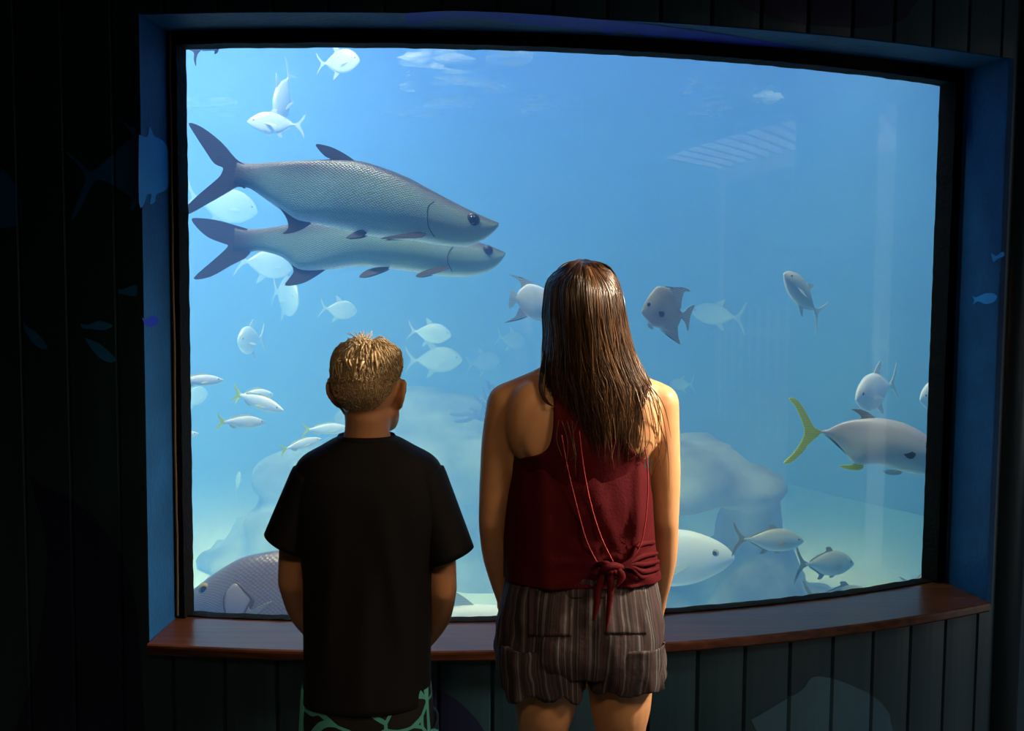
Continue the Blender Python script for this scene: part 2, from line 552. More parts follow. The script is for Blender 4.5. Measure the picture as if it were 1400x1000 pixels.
painted('painted_shark', [(985,-20),(1240,-20),(1246,12),(1228,30),(1190,38),(1130,36),(1080,30),(1020,12)], M_PAINT_NAVY, 'wall', W, 'navy painted shape above the window')
painted('painted_whale', [(40,650),(60,665),(100,685),(140,720),(170,770),(186,830),(192,900),(198,1000),(198,1060),(20,1060),(50,900),(65,760),(50,690)], M_PAINT_NAVY, 'wall', W, 'large navy painted shape at lower left')
painted('painted_fish', [(595,942),(625,958),(652,985),(668,1015),(665,1050),(560,1050),(580,990)], M_PAINT_NAVY, 'wall', W, 'navy painted shape below the shelf')
painted('painted_fish', [(1027,985),(1060,965),(1095,945),(1106,930),(1118,925),(1150,932),(1190,950),(1210,968),(1218,990),(1216,1050),(1060,1050),(1036,1004)], M_PAINT_TEAL, 'wall', W, 'large light blue painted fish back at lower right')
painted('painted_fish', [(1383,392),(1390,394),(1404,391),(1404,399),(1390,396),(1384,399)], M_PAINT_LIGHT, 'wall', W, 'tiny light blue painted fish')
painted('painted_fish', [(1378,732),(1408,727),(1408,740)], M_PAINT_LIGHT, 'wall', W, 'light blue painted fish nose')
painted('painted_fish', [(1380,345),(1384,338),(1390,333),(1390,340),(1384,348)], M_PAINT_LIGHT, 'wall', W, 'head half of a tiny painted fish')
painted('painted_fish', [(190,184),(197,187),(202,186),(205,173),(211,186),(222,192),(231,206),(234,225),(233,248),(226,260),(214,266),(212,276),(205,279),(207,266),(201,267),(197,279),(190,277)], M_PAINT_LIGHT, 'left', win, 'head half of a light blue painted fish')
painted('painted_fish', [(194,434),(201,437),(209,431),(217,437),(214,444),(205,447),(198,443)], M_PAINT_VIOLET, 'left', win, 'tiny violet blue painted fish')
painted('painted_shark', [(555,18),(610,15),(660,16),(720,19),(800,25),(900,35),(1000,49),(1098,66),(1094,70),(1085,65),(1000,61),(920,51),(880,49),(850,43),(832,47),(815,41),(760,37),(720,33),(650,25),(600,27),(560,34)], M_PAINT_VIOLET, 'head', win, 'long violet blue painted shark on the underside of the window head')
painted('painted_fish', [(1328,403),(1334,407),(1345,402),(1356,401),(1363,405),(1360,412),(1348,416),(1337,412),(1330,417),(1332,410)], M_PAINT_LIGHT, 'right', win, 'small light blue painted fish')
painted('painted_fish', [(1355,346),(1362,350),(1371,344),(1373,350),(1364,354),(1358,358)], M_PAINT_LIGHT, 'right', win, 'tail half of a tiny painted fish')
# rounded corner post where the wall bends away on the right
def post():
    bm = bmesh.new(); rs = []
    for z in (0, Z_CEIL):
        r = []
        for i in range(17):
            a = -pi/2 + pi*i/16
            r.append(arc(radians(31.6) + sin(a) * .055 / RW, RW - .012 + cos(a) * .050, z))
        rs.append(r)
    rings(bm, rs)
    return tag(from_bm('trim_1', bm, M_WALL, smooth=False), 'rounded vertical post right of the window', kind='structure')
t_ = post()
for p_ in t_.data.polygons: p_.use_smooth = abs(p_.normal.z) < .5
# ---------------------------------------------------------------- the tank behind the window
Z_SAND, Z_SURF, Z_TOP = -0.45, 2.80, 4.6
M_LINER = simple('tank_liner', (.13, .30, .52), 0.7, 0.2, var=.15, vscale=1.2)
def tank_wall():
    bm = bmesh.new()
    n = 120
    pl, pr = phi_of_x(XLi, RG - .03), phi_of_x(XRi, RG - .03)
    ph = sorted([2*pi*i/n - pi for i in range(n + 1)] + [pl, pr])
    zs = [-0.8, Z_SILL - .01, Z_HEAD, Z_TOP]
    V = {}
    def v(i, j, R):
        if (i, j, R) not in V: V[i, j, R] = bm.verts.new(arc(ph[i], R, zs[j]))
        return V[i, j, R]
    for i in range(len(ph) - 1):
        mid = (ph[i] + ph[i+1]) / 2
        for j in range(3):
            if j == 1 and pl < mid < pr: continue
            bm.faces.new((v(i, j, RG - .03), v(i, j+1, RG - .03), v(i+1, j+1, RG - .03), v(i+1, j, RG - .03)))
    o = from_bm('wall_tank', bm, M_LINER, smooth=True, recalc=False)
    tag(o, 'blue painted inside of the round tank', kind='structure')
tank_wall()
def disc(name, z, R, m, label, kind):
    bm = bmesh.new()
    bmesh.ops.create_circle(bm, cap_ends=True, segments=96, radius=R, matrix=Matrix.Translation((AX, AY, z)))
    return tag(from_bm(name, bm, m, smooth=False), label, kind=kind)
disc('ceiling_tank', Z_TOP, RG - .03, simple('tank_roof', (.5, .5, .5), .8), 'roof over the tank', 'structure')

def sand():
    bm = bmesh.new()
    nr, na = 40, 120
    V = []
    for i in range(nr + 1):
        r = (RG - .035) * i / nr
        row = []
        for k in range(na if i else 1):
            a = 2*pi*k/na
            x, y = AX + r*sin(a), AY - r*cos(a)
            z = Z_SAND + .09 * noise.noise(Vector((x*.7, y*.7, 3))) + .02 * noise.noise(Vector((x*3, y*3, 1)))
            z += .40 * max(0, (r - 1.6) / 1.65) ** 2.2 * max(0, min(1, (y - AY + 1.0) / 2))   # banked up against the back wall
            row.append(bm.verts.new((x, y, z)))
        V.append(row)
    for k in range(na): bm.faces.new((V[0][0], V[1][k], V[1][(k+1) % na]))
    for i in range(1, nr):
        for k in range(na):
            j = (k+1) % na
            bm.faces.new((V[i][k], V[i+1][k], V[i+1][j], V[i][j]))
    m = simple('white_sand', (.82, .86, .88), .9, .1, bump=.3, bscale=40, var=.06, vscale=2)
    # sand colour fades to the liner blue, painting haze over the far edge
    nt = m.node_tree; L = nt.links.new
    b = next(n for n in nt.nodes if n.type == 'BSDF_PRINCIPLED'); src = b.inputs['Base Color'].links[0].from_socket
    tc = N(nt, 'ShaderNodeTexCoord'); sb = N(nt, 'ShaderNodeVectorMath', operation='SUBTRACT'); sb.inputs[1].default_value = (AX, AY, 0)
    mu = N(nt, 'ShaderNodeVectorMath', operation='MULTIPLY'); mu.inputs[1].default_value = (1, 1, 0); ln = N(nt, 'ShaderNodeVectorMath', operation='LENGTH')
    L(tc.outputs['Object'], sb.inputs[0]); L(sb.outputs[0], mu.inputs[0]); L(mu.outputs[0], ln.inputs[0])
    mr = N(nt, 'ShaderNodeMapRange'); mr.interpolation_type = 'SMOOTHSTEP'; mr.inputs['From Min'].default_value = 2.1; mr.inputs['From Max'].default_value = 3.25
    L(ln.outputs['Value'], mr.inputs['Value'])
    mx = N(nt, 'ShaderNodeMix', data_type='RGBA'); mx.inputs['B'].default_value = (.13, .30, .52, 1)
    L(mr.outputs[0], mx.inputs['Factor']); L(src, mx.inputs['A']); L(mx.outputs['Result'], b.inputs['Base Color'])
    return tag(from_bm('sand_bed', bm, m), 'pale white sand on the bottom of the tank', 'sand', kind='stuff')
sand()

def water():
    m, nt, out = new_mat('sea_water'); L = nt.links.new
    s = N(nt, 'ShaderNodeVolumeScatter'); s.inputs['Color'].default_value = WS_COL; s.inputs['Density'].default_value = WS_D
    s.inputs['Anisotropy'].default_value = 0.0
    a = N(nt, 'ShaderNodeVolumeAbsorption'); a.inputs['Color'].default_value = WA_COL; a.inputs['Density'].default_value = WA_D
    ad = N(nt, 'ShaderNodeAddShader')
    L(s.outputs[0], ad.inputs[0]); L(a.outputs[0], ad.inputs[1]); L(ad.outputs[0], out.inputs['Volume'])
    bm = bmesh.new()
    R = RG - .029
    n = 120
    rings(bm, [[arc(2*pi*k/n, R, z) for k in range(n)] for z in (-.75, Z_SURF)])
    o = from_bm('sea_water', bm, m, smooth=False)
    return tag(o, 'clear blue sea water filling the tank', 'water', kind='stuff')
WS_COL, WS_D = (.155, .375, 1.0, 1), .38
WA_COL, WA_D = (.35, .83, .997, 1), .14
water()

def surface():
    m, nt, out = new_mat('water_surface'); L = nt.links.new
    t = N(nt, 'ShaderNodeBsdfTransparent'); g = N(nt, 'ShaderNodeBsdfGlossy'); g.inputs['Roughness'].default_value = 0.06
    f = N(nt, 'ShaderNodeLayerWeight', Blend=0.45)
    mx = N(nt, 'ShaderNodeMixShader')
    L(f.outputs['Fresnel'], mx.inputs[0]); L(t.outputs[0], mx.inputs[1]); L(g.outputs[0], mx.inputs[2]); L(mx.outputs[0], out.inputs['Surface'])
    bm = bmesh.new()
    nr, na = 90, 240
    V = []
    for i in range(nr + 1):
        r = (RG - .034) * i / nr
        row = []
        for k in range(na if i else 1):
            a = 2*pi*k/na
            x, y = AX + r*sin(a), AY - r*cos(a)
            z = Z_SURF - .03 + .018 * noise.noise(Vector((x*2.2, y*3.0, 3))) + .008 * noise.noise(Vector((x*6, y*8, 1)))
            row.append(bm.verts.new((x, y, z)))
        V.append(row)
    for k in range(na): bm.faces.new((V[0][0], V[1][(k+1) % na], V[1][k]))
    for i in range(1, nr):
        for k in range(na):
            j = (k+1) % na
            bm.faces.new((V[i][k], V[i][j], V[i+1][j], V[i+1][k]))
    return tag(from_bm('water_surface', bm, m, recalc=False), 'rippled underside of the water surface', 'water', kind='stuff')
surface()
# ---------------------------------------------------------------- rocks, coral
M_ROCK = simple('reef_rock', (.27, .29, .23), .9, .15, bump=.8, bscale=14, var=.55, vscale=3.5)
M_CORAL = simple('gorgonian', (.10, .09, .13), .8, .2)
def rock(name, label, lumps, seed, amp=.12, group=None):
    bm = bmesh.new()
    for c, r in lumps: ellipsoid(bm, c, r, u=24, v=16)
    me = remeshed(bm, .05, 3)
    for v in me.vertices:
        p = v.co + Vector((seed*7.3, seed*3.1, 0))
        d = noise.fractal(p * 2.2, 1.0, 2.1, 5)
        v.co += (v.normal * d * amp)
    me.update()
    o = link(name, me, M_ROCK)
    o['label'] = label; o['category'] = 'rock'
    if group: o['group'] = group
    return o
def L3(x, y, Y, rx, ry, rz): return (P(x, y, Y), (rx, ry, rz))
rock('reef_rock', 'mushroom shaped reef rock right of the girl', [
    L3(950, 640, 5.7, .26, .40, .17), L3(1005, 662, 5.75, .27, .40, .12), L3(900, 660, 5.8, .45, .5, .16), L3(970, 612, 5.8, .14, .25, .07), L3(1045, 668, 5.7, .15, .25, .05),
    L3(1030, 720, 5.9, .17, .35, .26), L3(1030, 790, 5.9, .27, .45, .24), L3(1110, 850, 5.8, .40, .5, .17), L3(960, 890, 5.8, .6, .6, .3),
    L3(1010, 960, 5.9, .8, .7, .35)], 1, .09)
rock('reef_rock', 'broad pale reef ledge behind the boy and girl', [
    L3(640, 620, 7.5, 0.852, 0.682, 0.341), L3(560, 590, 7.7, 0.566, 0.566, 0.272), L3(480, 660, 7.5, 0.682, 0.568, 0.25), L3(720, 640, 7.6, 0.567, 0.567, 0.34),
    L3(620, 760, 7.4, 1.02, 0.683, 0.512), L3(420, 730, 7.3, 0.57, 0.57, 0.228), L3(350, 760, 7.2, 0.4, 0.457, 0.137), L3(560, 880, 7.3, 1.6, 0.913, 0.513), L3(700, 900, 7.3, 1.03, 0.913, 0.57),
    L3(500, 950, 7.3, 1.37, 0.913, 0.456)], 2)
def sea_fan():
    bm = bmesh.new(); rng = random.Random(5)
    base = P(706, 606, 6.9)
    def branch(p, d, ln, r, depth):
        q1 = p + d * ln * .5 + Vector((rng.uniform(-.02, .02), rng.uniform(-.04, .04), rng.uniform(-.015, .015)))
        q2 = q1 + (d + Vector((rng.uniform(-.25, .25), rng.uniform(-.2, .2), .12))).normalized() * ln * .5
        tube(bm, [tuple(p), tuple(q1), tuple(q2)], [r, r * .9, r * .7], seg=7, ref=(0, 1, 0), res=4)
        if depth:
            for k in range(2 + (depth > 1)):
                a = rng.uniform(-.7, .7)
                dd = Vector((d.x * cos(a) - d.z * sin(a), rng.uniform(-.35, .35), d.x * sin(a) + d.z * cos(a))).normalized()
                branch(p.lerp(q2, rng.uniform(.45, 1.0)), dd, ln * rng.uniform(.5, .75), r * .72, depth - 1)
    for x, y in ((650, 545), (628, 556), (672, 540), (692, 540)):
        t = P(x, y, 6.9)
        branch(base, (t - base).normalized(), (t - base).length * .62, .026, 2)
    o = from_bm('sea_rod_coral', bm, M_CORAL)
    tag(o, 'dark branching coral on the ledge left of the girl\'s shoulder', 'coral')
sea_fan()
# pale patches modelled in place of light glints on the ripples
def glint():
    bm = bmesh.new(); rng = random.Random(9)
    spots = [(610, 92, 70, 9), (650, 112, 60, 7), (585, 118, 40, 6), (690, 78, 90, 8), (735, 170, 26, 9), (735, 195, 22, 14), (975, 170, 40, 6), (975, 188, 42, 9),
             (935, 130, 14, 12), (735, 245, 20, 8), (600, 200, 70, 4), (280, 202, 55, 5), (275, 215, 45, 4), (310, 222, 50, 3), (600, 72, 40, 6), (1040, 140, 30, 10)]
    for x, y, w, h in spots:
        d = M3 @ Vector(((x - 700) / FPX, -(y - 500) / FPX, -1))
        Y = max(3.3, min((Z_SURF - .06 - CAM.z) / d.z, 8.2 / d.y)) if d.z > 0 else 8
        for k in range(4):
            c = CAM + d * Y + Vector((rng.uniform(-.6, .6) * w / FPX * Y, rng.uniform(-.3, .3), 0))
            c.z = Z_SURF - .045 + rng.uniform(-.012, .012)
            ellipsoid(bm, c, (w / FPX * Y * rng.uniform(.25, .6), rng.uniform(.1, .3), .003 + h / FPX * Y * .025), u=14, v=8)
    for v in bm.verts:
        v.co += Vector((.14 * noise.noise(v.co * 5), .10 * noise.noise(v.co * 4 + Vector((9, 0, 0))), .010 * noise.noise(v.co * 9)))
    m, nt, out = new_mat('glint'); L = nt.links.new
    tc = N(nt, 'ShaderNodeTexCoord'); nz = N(nt, 'ShaderNodeTexNoise', Scale=5.0, Detail=5.0, Distortion=.6); L(tc.outputs['Object'], nz.inputs['Vector'])
    mr = N(nt, 'ShaderNodeMapRange'); mr.inputs['From Min'].default_value = .38; mr.inputs['From Max'].default_value = .75; mr.inputs['To Min'].default_value = 0; mr.inputs['To Max'].default_value = .5
    L(nz.outputs['Fac'], mr.inputs['Value'])
    t = N(nt, 'ShaderNodeBsdfTransparent'); d = N(nt, 'ShaderNodeBsdfTranslucent'); d.inputs['Color'].default_value = (.85, .93, .93, 1)
    mx = N(nt, 'ShaderNodeMixShader'); L(mr.outputs[0], mx.inputs[0]); L(t.outputs[0], mx.inputs[1]); L(d.outputs[0], mx.inputs[2]); L(mx.outputs[0], out.inputs['Surface'])
    o = from_bm('surface_glint', bm, m)
    tag(o, 'pale patches standing in for light glints on the rippled water surface', 'glint', kind='stuff')
glint()
# ---------------------------------------------------------------- fish
def fish_mat(name, back, flank, belly, rough=.42, metal=0.0, scales=0.0, sscale=(46, 20), bands=None, head_dark=0.0, spec=.5, split=(-.75, -.1, .55, .9), mot=.12, tailcol=None):
    """counter-shaded skin: 'v' runs belly -1 to back +1, 'u' tail 0 to nose 1 (both stored on the mesh)"""
    m, nt, out = new_mat(name); L = nt.links.new
    av = N(nt, 'ShaderNodeAttribute', attribute_name='v'); au = N(nt, 'ShaderNodeAttribute', attribute_name='u')
    tc = N(nt, 'ShaderNodeTexCoord')
    nz = N(nt, 'ShaderNodeTexNoise', Scale=9.0, Detail=5.0); L(tc.outputs['Object'], nz.inputs['Vector'])
    ad = N(nt, 'ShaderNodeMath', operation='MULTIPLY_ADD'); ad.inputs[1].default_value = mot*2; ad.inputs[2].default_value = -mot
    L(nz.outputs['Fac'], ad.inputs[0])
    sm = N(nt, 'ShaderNodeMath', operation='ADD'); L(av.outputs['Fac'], sm.inputs[0]); L(ad.outputs[0], sm.inputs[1])
    mr = N(nt, 'ShaderNodeMapRange'); mr.inputs['From Min'].default_value = -1; mr.inputs['From Max'].default_value = 1
    L(sm.outputs[0], mr.inputs['Value'])
    r = N(nt, 'ShaderNodeValToRGB'); e = r.color_ramp.elements
    pos = [(s + 1) / 2 for s in split]
    e[0].position = pos[0]; e[0].color = c4(belly)
    e[1].position = pos[3]; e[1].color = c4(back)
    for p, c in ((pos[1], flank), (pos[2], [f * .55 + b * .45 for f, b in zip(flank, back)])):
        x = e.new(p); x.color = c4(c)
    L(mr.outputs[0], r.inputs[0])
    col = r.outputs[0]
    b = N(nt, 'ShaderNodeBsdfPrincipled'); b.inputs['Roughness'].default_value = rough; b.inputs['Metallic'].default_value = metal
    b.inputs['Specular IOR Level'].default_value = spec
    if scales:
        cb = N(nt, 'ShaderNodeCombineXYZ')
        mu = N(nt, 'ShaderNodeMath', operation='MULTIPLY'); mu.inputs[1].default_value = sscale[0]; L(au.outputs['Fac'], mu.inputs[0])
        mv = N(nt, 'ShaderNodeMath', operation='MULTIPLY'); mv.inputs[1].default_value = sscale[1]; L(av.outputs['Fac'], mv.inputs[0])
        dp = N(nt, 'ShaderNodeMath', operation='ADD'); L(mu.outputs[0], dp.inputs[0]); L(mv.outputs[0], dp.inputs[1])
        dm = N(nt, 'ShaderNodeMath', operation='SUBTRACT'); L(mu.outputs[0], dm.inputs[0]); L(mv.outputs[0], dm.inputs[1])
        L(dp.outputs[0], cb.inputs[0]); L(dm.outputs[0], cb.inputs[1])
        vo = N(nt, 'ShaderNodeTexVoronoi', Scale=1.0); vo.inputs['Randomness'].default_value = 0.2
        L(cb.outputs[0], vo.inputs['Vector'])
        mx = N(nt, 'ShaderNodeMix', data_type='RGBA', blend_type='MULTIPLY')
        rr = N(nt, 'ShaderNodeMapRange'); rr.inputs['From Min'].default_value = .1; rr.inputs['From Max'].default_value = .75
        rr.inputs['To Min'].default_value = 1.25; rr.inputs['To Max'].default_value = .55
        L(vo.outputs['Distance'], rr.inputs['Value'])
        hm = N(nt, 'ShaderNodeMapRange'); hm.inputs['From Min'].default_value = .70; hm.inputs['From Max'].default_value = .76   # no scales on the head
        hm.inputs['To Min'].default_value = scales; hm.inputs['To Max'].default_value = 0.04
        L(au.outputs['Fac'], hm.inputs['Value'])
        L(hm.outputs[0], mx.inputs['Factor']); L(col, mx.inputs['A']); L(rr.outputs[0], mx.inputs['B'])
        col = mx.outputs['Result']
        bp = N(nt, 'ShaderNodeBump', Strength=.35, Distance=.004); bp.invert = True
        L(vo.outputs['Distance'], bp.inputs['Height']); L(bp.outputs[0], b.inputs['Normal'])
    if tailcol is not None:                 # the tail root takes the colour of the tail fin
        tm = N(nt, 'ShaderNodeMapRange'); tm.interpolation_type = 'SMOOTHSTEP'
        tm.inputs['From Min'].default_value = .0; tm.inputs['From Max'].default_value = .16; tm.inputs['To Min'].default_value = 1; tm.inputs['To Max'].default_value = 0
        L(au.outputs['Fac'], tm.inputs['Value'])
        tx = N(nt, 'ShaderNodeMix', data_type='RGBA'); tx.inputs['B'].default_value = c4(tailcol)
        L(tm.outputs[0], tx.inputs['Factor']); L(col, tx.inputs['A']); col = tx.outputs['Result']
    L(col, b.inputs['Base Color'])
    L(b.outputs[0], out.inputs['Surface'])
    return m

def fin_mat(name, col, tip=None, trans=.25, rays=60):
    m, nt, out = new_mat(name); L = nt.links.new
    tc = N(nt, 'ShaderNodeTexCoord')
    mp = N(nt, 'ShaderNodeMapping'); mp.inputs['Scale'].default_value = (rays * .25, rays, rays); mp.inputs['Rotation'].default_value = (0, .5, 0)
    w = N(nt, 'ShaderNodeTexWave', Scale=1.0, Distortion=1.5); w.bands_direction = 'Z'
    L(tc.outputs['Object'], mp.inputs[0]); L(mp.outputs[0], w.inputs['Vector'])
    mr = N(nt, 'ShaderNodeMapRange'); mr.inputs['To Min'].default_value = .75; mr.inputs['To Max'].default_value = 1.15
    L(w.outputs['Fac'], mr.inputs['Value'])
    sc = N(nt, 'ShaderNodeVectorMath', operation='SCALE'); sc.inputs[0].default_value = col; L(mr.outputs[0], sc.inputs['Scale'])
    b = N(nt, 'ShaderNodeBsdfPrincipled'); b.inputs['Roughness'].default_value = .5; L(sc.outputs[0], b.inputs['Base Color'])
    t = N(nt, 'ShaderNodeBsdfTranslucent'); L(sc.outputs[0], t.inputs['Color'])
    mx = N(nt, 'ShaderNodeMixShader', Fac=trans); L(b.outputs[0], mx.inputs[1]); L(t.outputs[0], mx.inputs[2]); L(mx.outputs[0], out.inputs['Surface'])
    return m

M_EYE = simple('fish_eye', (.012, .012, .014), .15, .6)
M_EYERING = simple('fish_iris', (.45, .42, .30), .3, .6)
M_EYEGOLD = simple('fish_iris_gold', (.40, .30, .06), .3, .6)

def fish_body(top, bot, wid, stations=44, seg=22, keel=1.0):
    """loft a body from its top and bottom outline (x 0..1 tail to nose) and a half-width table; returns mesh with u, v attributes"""
    T = smoothtab(top, 5); B = smoothtab(bot, 5); Wd = smoothtab(wid, 5)
    x0 = max(T[0][0], B[0][0]); x1 = min(T[-1][0], B[-1][0])
    bm = bmesh.new(); us, vs = [], []
    rs = []
    for i in range(stations + 1):
        t = i / stations
        t = t + .10 * sin(2*pi*t) / (2*pi) * -1 if False else t
        e = 0.5 - 0.5 * cos(pi * t)
        x = x0 + (x1 - x0) * (.35 * t + .65 * e)
        zt, zb = interp(T, x), interp(B, x)
        if zt < zb + 1e-4: zt, zb = (zt + zb)/2 + 5e-5, (zt + zb)/2 - 5e-5
        w = max(interp(Wd, x), 2e-4); zc = (zt + zb) / 2; h = (zt - zb) / 2
        ring = []
        for k in range(seg):
            a = 2*pi*k/seg
            c, s = cos(a), sin(a)
            yy = w * math.copysign(abs(c) ** (.95 if s > 0 else keel), c)
            ring.append((x, yy, zc + h * s)); us.append((x - x0) / (x1 - x0)); vs.append(s)
        rs.append(ring)
    rings(bm, rs)
    return bm, us, vs

class Fish:
    """one fish: an Empty that carries body, fins and eyes; local x runs tail to nose, z up, y to the far side"""
    def __init__(self, name, tail, nose, Yt, Yn=None, unit=None, roll=0.0, up=None):
        A = P(tail[0], tail[1], Yt); B = P(nose[0], nose[1], Yn if Yn else Yt)
        x = (B - A); self.len = x.length; x.normalize()
        z = Vector((0, 0, 1)); z = (z - x * z.dot(x)).normalized(); y = z.cross(x)
        R = Matrix((x, y, z)).transposed()
        if roll: R = R @ Matrix.Rotation(roll, 3, 'X')
        s = self.len if unit is None else unit
        self.M = Matrix.Translation(A) @ R.to_4x4()
        self.s = s
        self.root = empty(name, A, self.M)
    def part(self, name, bm, mat, us=None, vs=None, smooth=True, label=None):
        bmesh.ops.scale(bm, verts=bm.verts, vec=(self.s,)*3)
        o = from_bm(name, bm, mat, self.root, smooth)
        if us: set_attr(o.data, 'u', us); set_attr(o.data, 'v', vs)
        if label: o['label'] = label
        return o
    def fin(self, name, pts, mat, th=.006, rad=None, y=0.0, rot=None, smooth_n=3, bend=None):
        pts2 = cr(pts + [pts[0]], smooth_n)[:-1] if smooth_n else pts
        bm = bmesh.new(); flat_fin(bm, pts2, th, bend)
        if rot is not None:
            piv = Vector((pts[0][0], 0, pts[0][1]))
            bmesh.ops.rotate(bm, verts=bm.verts, cent=piv, matrix=rot)
        if y: bmesh.ops.translate(bm, verts=bm.verts, vec=(0, y, 0))
        return self.part(name, bm, mat, smooth=False)
    def eyes(self, x, z, r, y, ring=None, pupil=.62):
        for s in (-1, 1):
            bm = bmesh.new(); ellipsoid(bm, (x, s*y, z), (r, r*.45, r), u=16, v=10)
            e = self.part('eye', bm, ring or M_EYERING)
            bm = bmesh.new(); ellipsoid(bm, (x, s*(y + r*.22), z), (r*pupil, r*.35, r*pupil), u=14, v=8)
            bmesh.ops.scale(bm, verts=bm.verts, vec=(self.s,)*3)
            from_bm('pupil', bm, M_EYE, e)

def outline(px, A, s, ux, uz):
    """photo outline -> fish units, seen square on at the fish's own distance"""
    return [((ux.dot(Vector((x - A[0], -(y - A[1])))))/s, (uz.dot(Vector((x - A[0], -(y - A[1])))))/s) for x, y in px]

def traced(tail, nose, flip=False):
    """returns a function mapping photo points to units of the tail-nose line"""
    d = Vector((nose[0] - tail[0], -(nose[1] - tail[1]))); s = d.length; ux = d / s
    uz = Vector((-ux.y, ux.x))
    if uz.y < 0: uz = -uz
    return lambda px: outline(px, tail, s, ux, uz)

def near(px, w, Y):
    """photo points of a mark on the near flank, w in front of the fish's middle plane"""
    k = 1 - w / Y
    return [(700 + (x - 700) * k, 500 + (y - 500) * k) for x, y in px]

def sortx(p): return sorted(p, key=lambda q: q[0])

# ---- the two tarpon
M_TARP = fish_mat('tarpon_skin', (.065, .067, .078), (.36, .56, .47), (.92, .96, .94), rough=.36, metal=.08, scales=.55, sscale=(70, 13), split=(-.97, -.72, .35, .86), mot=.06, tailcol=(.095, .09, .105))
M_TARPFIN = fin_mat('tarpon_fin', (.10, .095, .11), trans=.2)
def crop1(pts): return [(230 + x / 2.702, 40 + y / 2.702) for x, y in pts]

def tarpon(label, Y, Yn, tail, nose, top, bot, lobes, dorsal, anal, pelvic, pect, eye, gill, er):
    f = Fish('tarpon', tail, nose, Y, Yn)
    q = traced(tail, nose)
    T, B = sortx(q(top)), sortx(q(bot))
    hmax = max(interp(T, x/20) - interp(B, x/20) for x in range(4, 19))
    wid = [(T[0][0], .012), (.25, .022), (.40, .045), (.60, .068), (.75, .066), (.88, .046), (.97, .018), (1.0, .004)]
    bm, us, vs = fish_body(T, B, wid, 60, 28)
    body = f.part('body', bm, M_TARP, us, vs)
    f.fin('tail_fin', q(lobes), M_TARPFIN, .014)
    if dorsal: f.fin('dorsal_fin', q(dorsal), M_TARPFIN, .010)
    f.fin('anal_fin', q(anal), M_TARPFIN, .012)
    for s in (-1, 1):
        f.fin('pelvic_fin', q(pelvic), M_TARPFIN, .006, y=s * .028, rot=Matrix.Rotation(s * .35, 3, 'X'))
        f.fin('pectoral_fin', q(pect), M_TARPFIN, .006, y=s * .055, rot=Matrix.Rotation(s * .30, 3, 'X'))
    ex, ez = q([eye])[0]
    f.eyes(ex, ez, er, interp(smoothtab(wid, 5), ex) * .76, simple('tarpon_iris', (.015, .015, .018), .35, .4))
    # gill cover edge: a thin raised crescent in one dark tone
    for s in (-1, 1):
        g = q(gill); bm = bmesh.new()
        pts = []
        for gx, gz in cr(g, 6):
            zt, zb = interp(T, gx), interp(B, gx); zc, h = (zt+zb)/2, (zt-zb)/2
            c = sqrt(max(.02, 1 - ((gz - zc)/h)**2))
            pts.append((gx, s * interp(smoothtab(wid, 5), gx) * c ** .95, gz))
        tube(bm, pts, [.0016]*len(pts), seg=6, ref=(0, 1, 0), res=1)
        f.part('gill_edge', bm, simple('gill_line', (.06, .065, .07), .5, .3))
    tag(f.root, label, 'fish', 'large tarpon')
    return f

tarpon('upper, larger silver tarpon with dark back and raised dorsal fin', 3.5, 3.5, (318, 238), (682, 307),
    crop1([(238,470),(275,493),(330,496),(400,491),(545,484),(690,486),(780,508),(880,546),(960,588),(1040,631),(1120,671),(1180,698),(1222,716)]),
    crop1([(238,580),(260,583),(300,588),(350,622),(420,672),(470,706),(520,716),(600,731),(700,756),(800,773),(900,781),(1000,797),(1090,804),(1150,786),(1195,756),(1224,724)]),
    crop1([(285,500),(250,478),(200,420),(130,365),(82,350),(105,395),(140,450),(172,497),(203,512),(200,530),(188,548),(150,580),(100,622),(40,682),(75,680),(140,645),(200,612),(258,580),(285,585)]),
    crop1([(695,490),(650,460),(600,436),(548,427),(562,452),(582,472),(600,482),(555,486),(600,495)]),
    crop1([(530,712),(500,735),(455,752),(420,755),(440,735),(436,700),(405,655),(360,618),(312,592),(360,600),(430,660),(480,700)]),
    crop1([(735,752),(720,768),(660,775),(690,752),(715,742)]),
    crop1([(955,757),(940,772),(860,777),(790,778),(850,764),(920,752)]),
    crop1([(1125, 706)])[0], crop1([(985, 640), (965, 660), (962, 700), (966, 735), (985, 768)]), .026)
tarpon('lower tarpon half hidden below the larger one, pale greenish chin', 3.75, 3.75, (322, 328), (690, 346),
    crop1([(240,722),(275,735),(330,738),(400,730),(500,714),(600,704),(700,700),(800,706),(900,726),(1040,756),(1130,782),(1200,805),(1246,826)]),
    crop1([(240,830),(300,824),(340,820),(420,842),(480,890),(570,891),(700,877),(800,884),(900,896),(1000,911),(1100,915),(1170,901),(1220,870),(1246,832)]),
    crop1([(295,738),(240,722),(180,706),(120,699),(90,703),(110,735),(150,770),(205,792),(222,800),(205,820),(165,855),(92,920),(150,915),(230,872),(300,828)]),
    None,
    crop1([(580,888),(540,915),(490,940),(430,947),(450,915),(462,893),(448,862),(410,835),(365,820),(420,835),(490,875)]),
    crop1([(820,880),(800,895),(740,917),(710,918),(735,893),(780,880)]),
    crop1([(1045,882),(1010,897),(940,918),(920,912),(960,890),(1010,878)]),
    crop1([(1180, 818)])[0], crop1([(1060, 800), (1040, 825), (1036, 860), (1050, 895)]), .020)

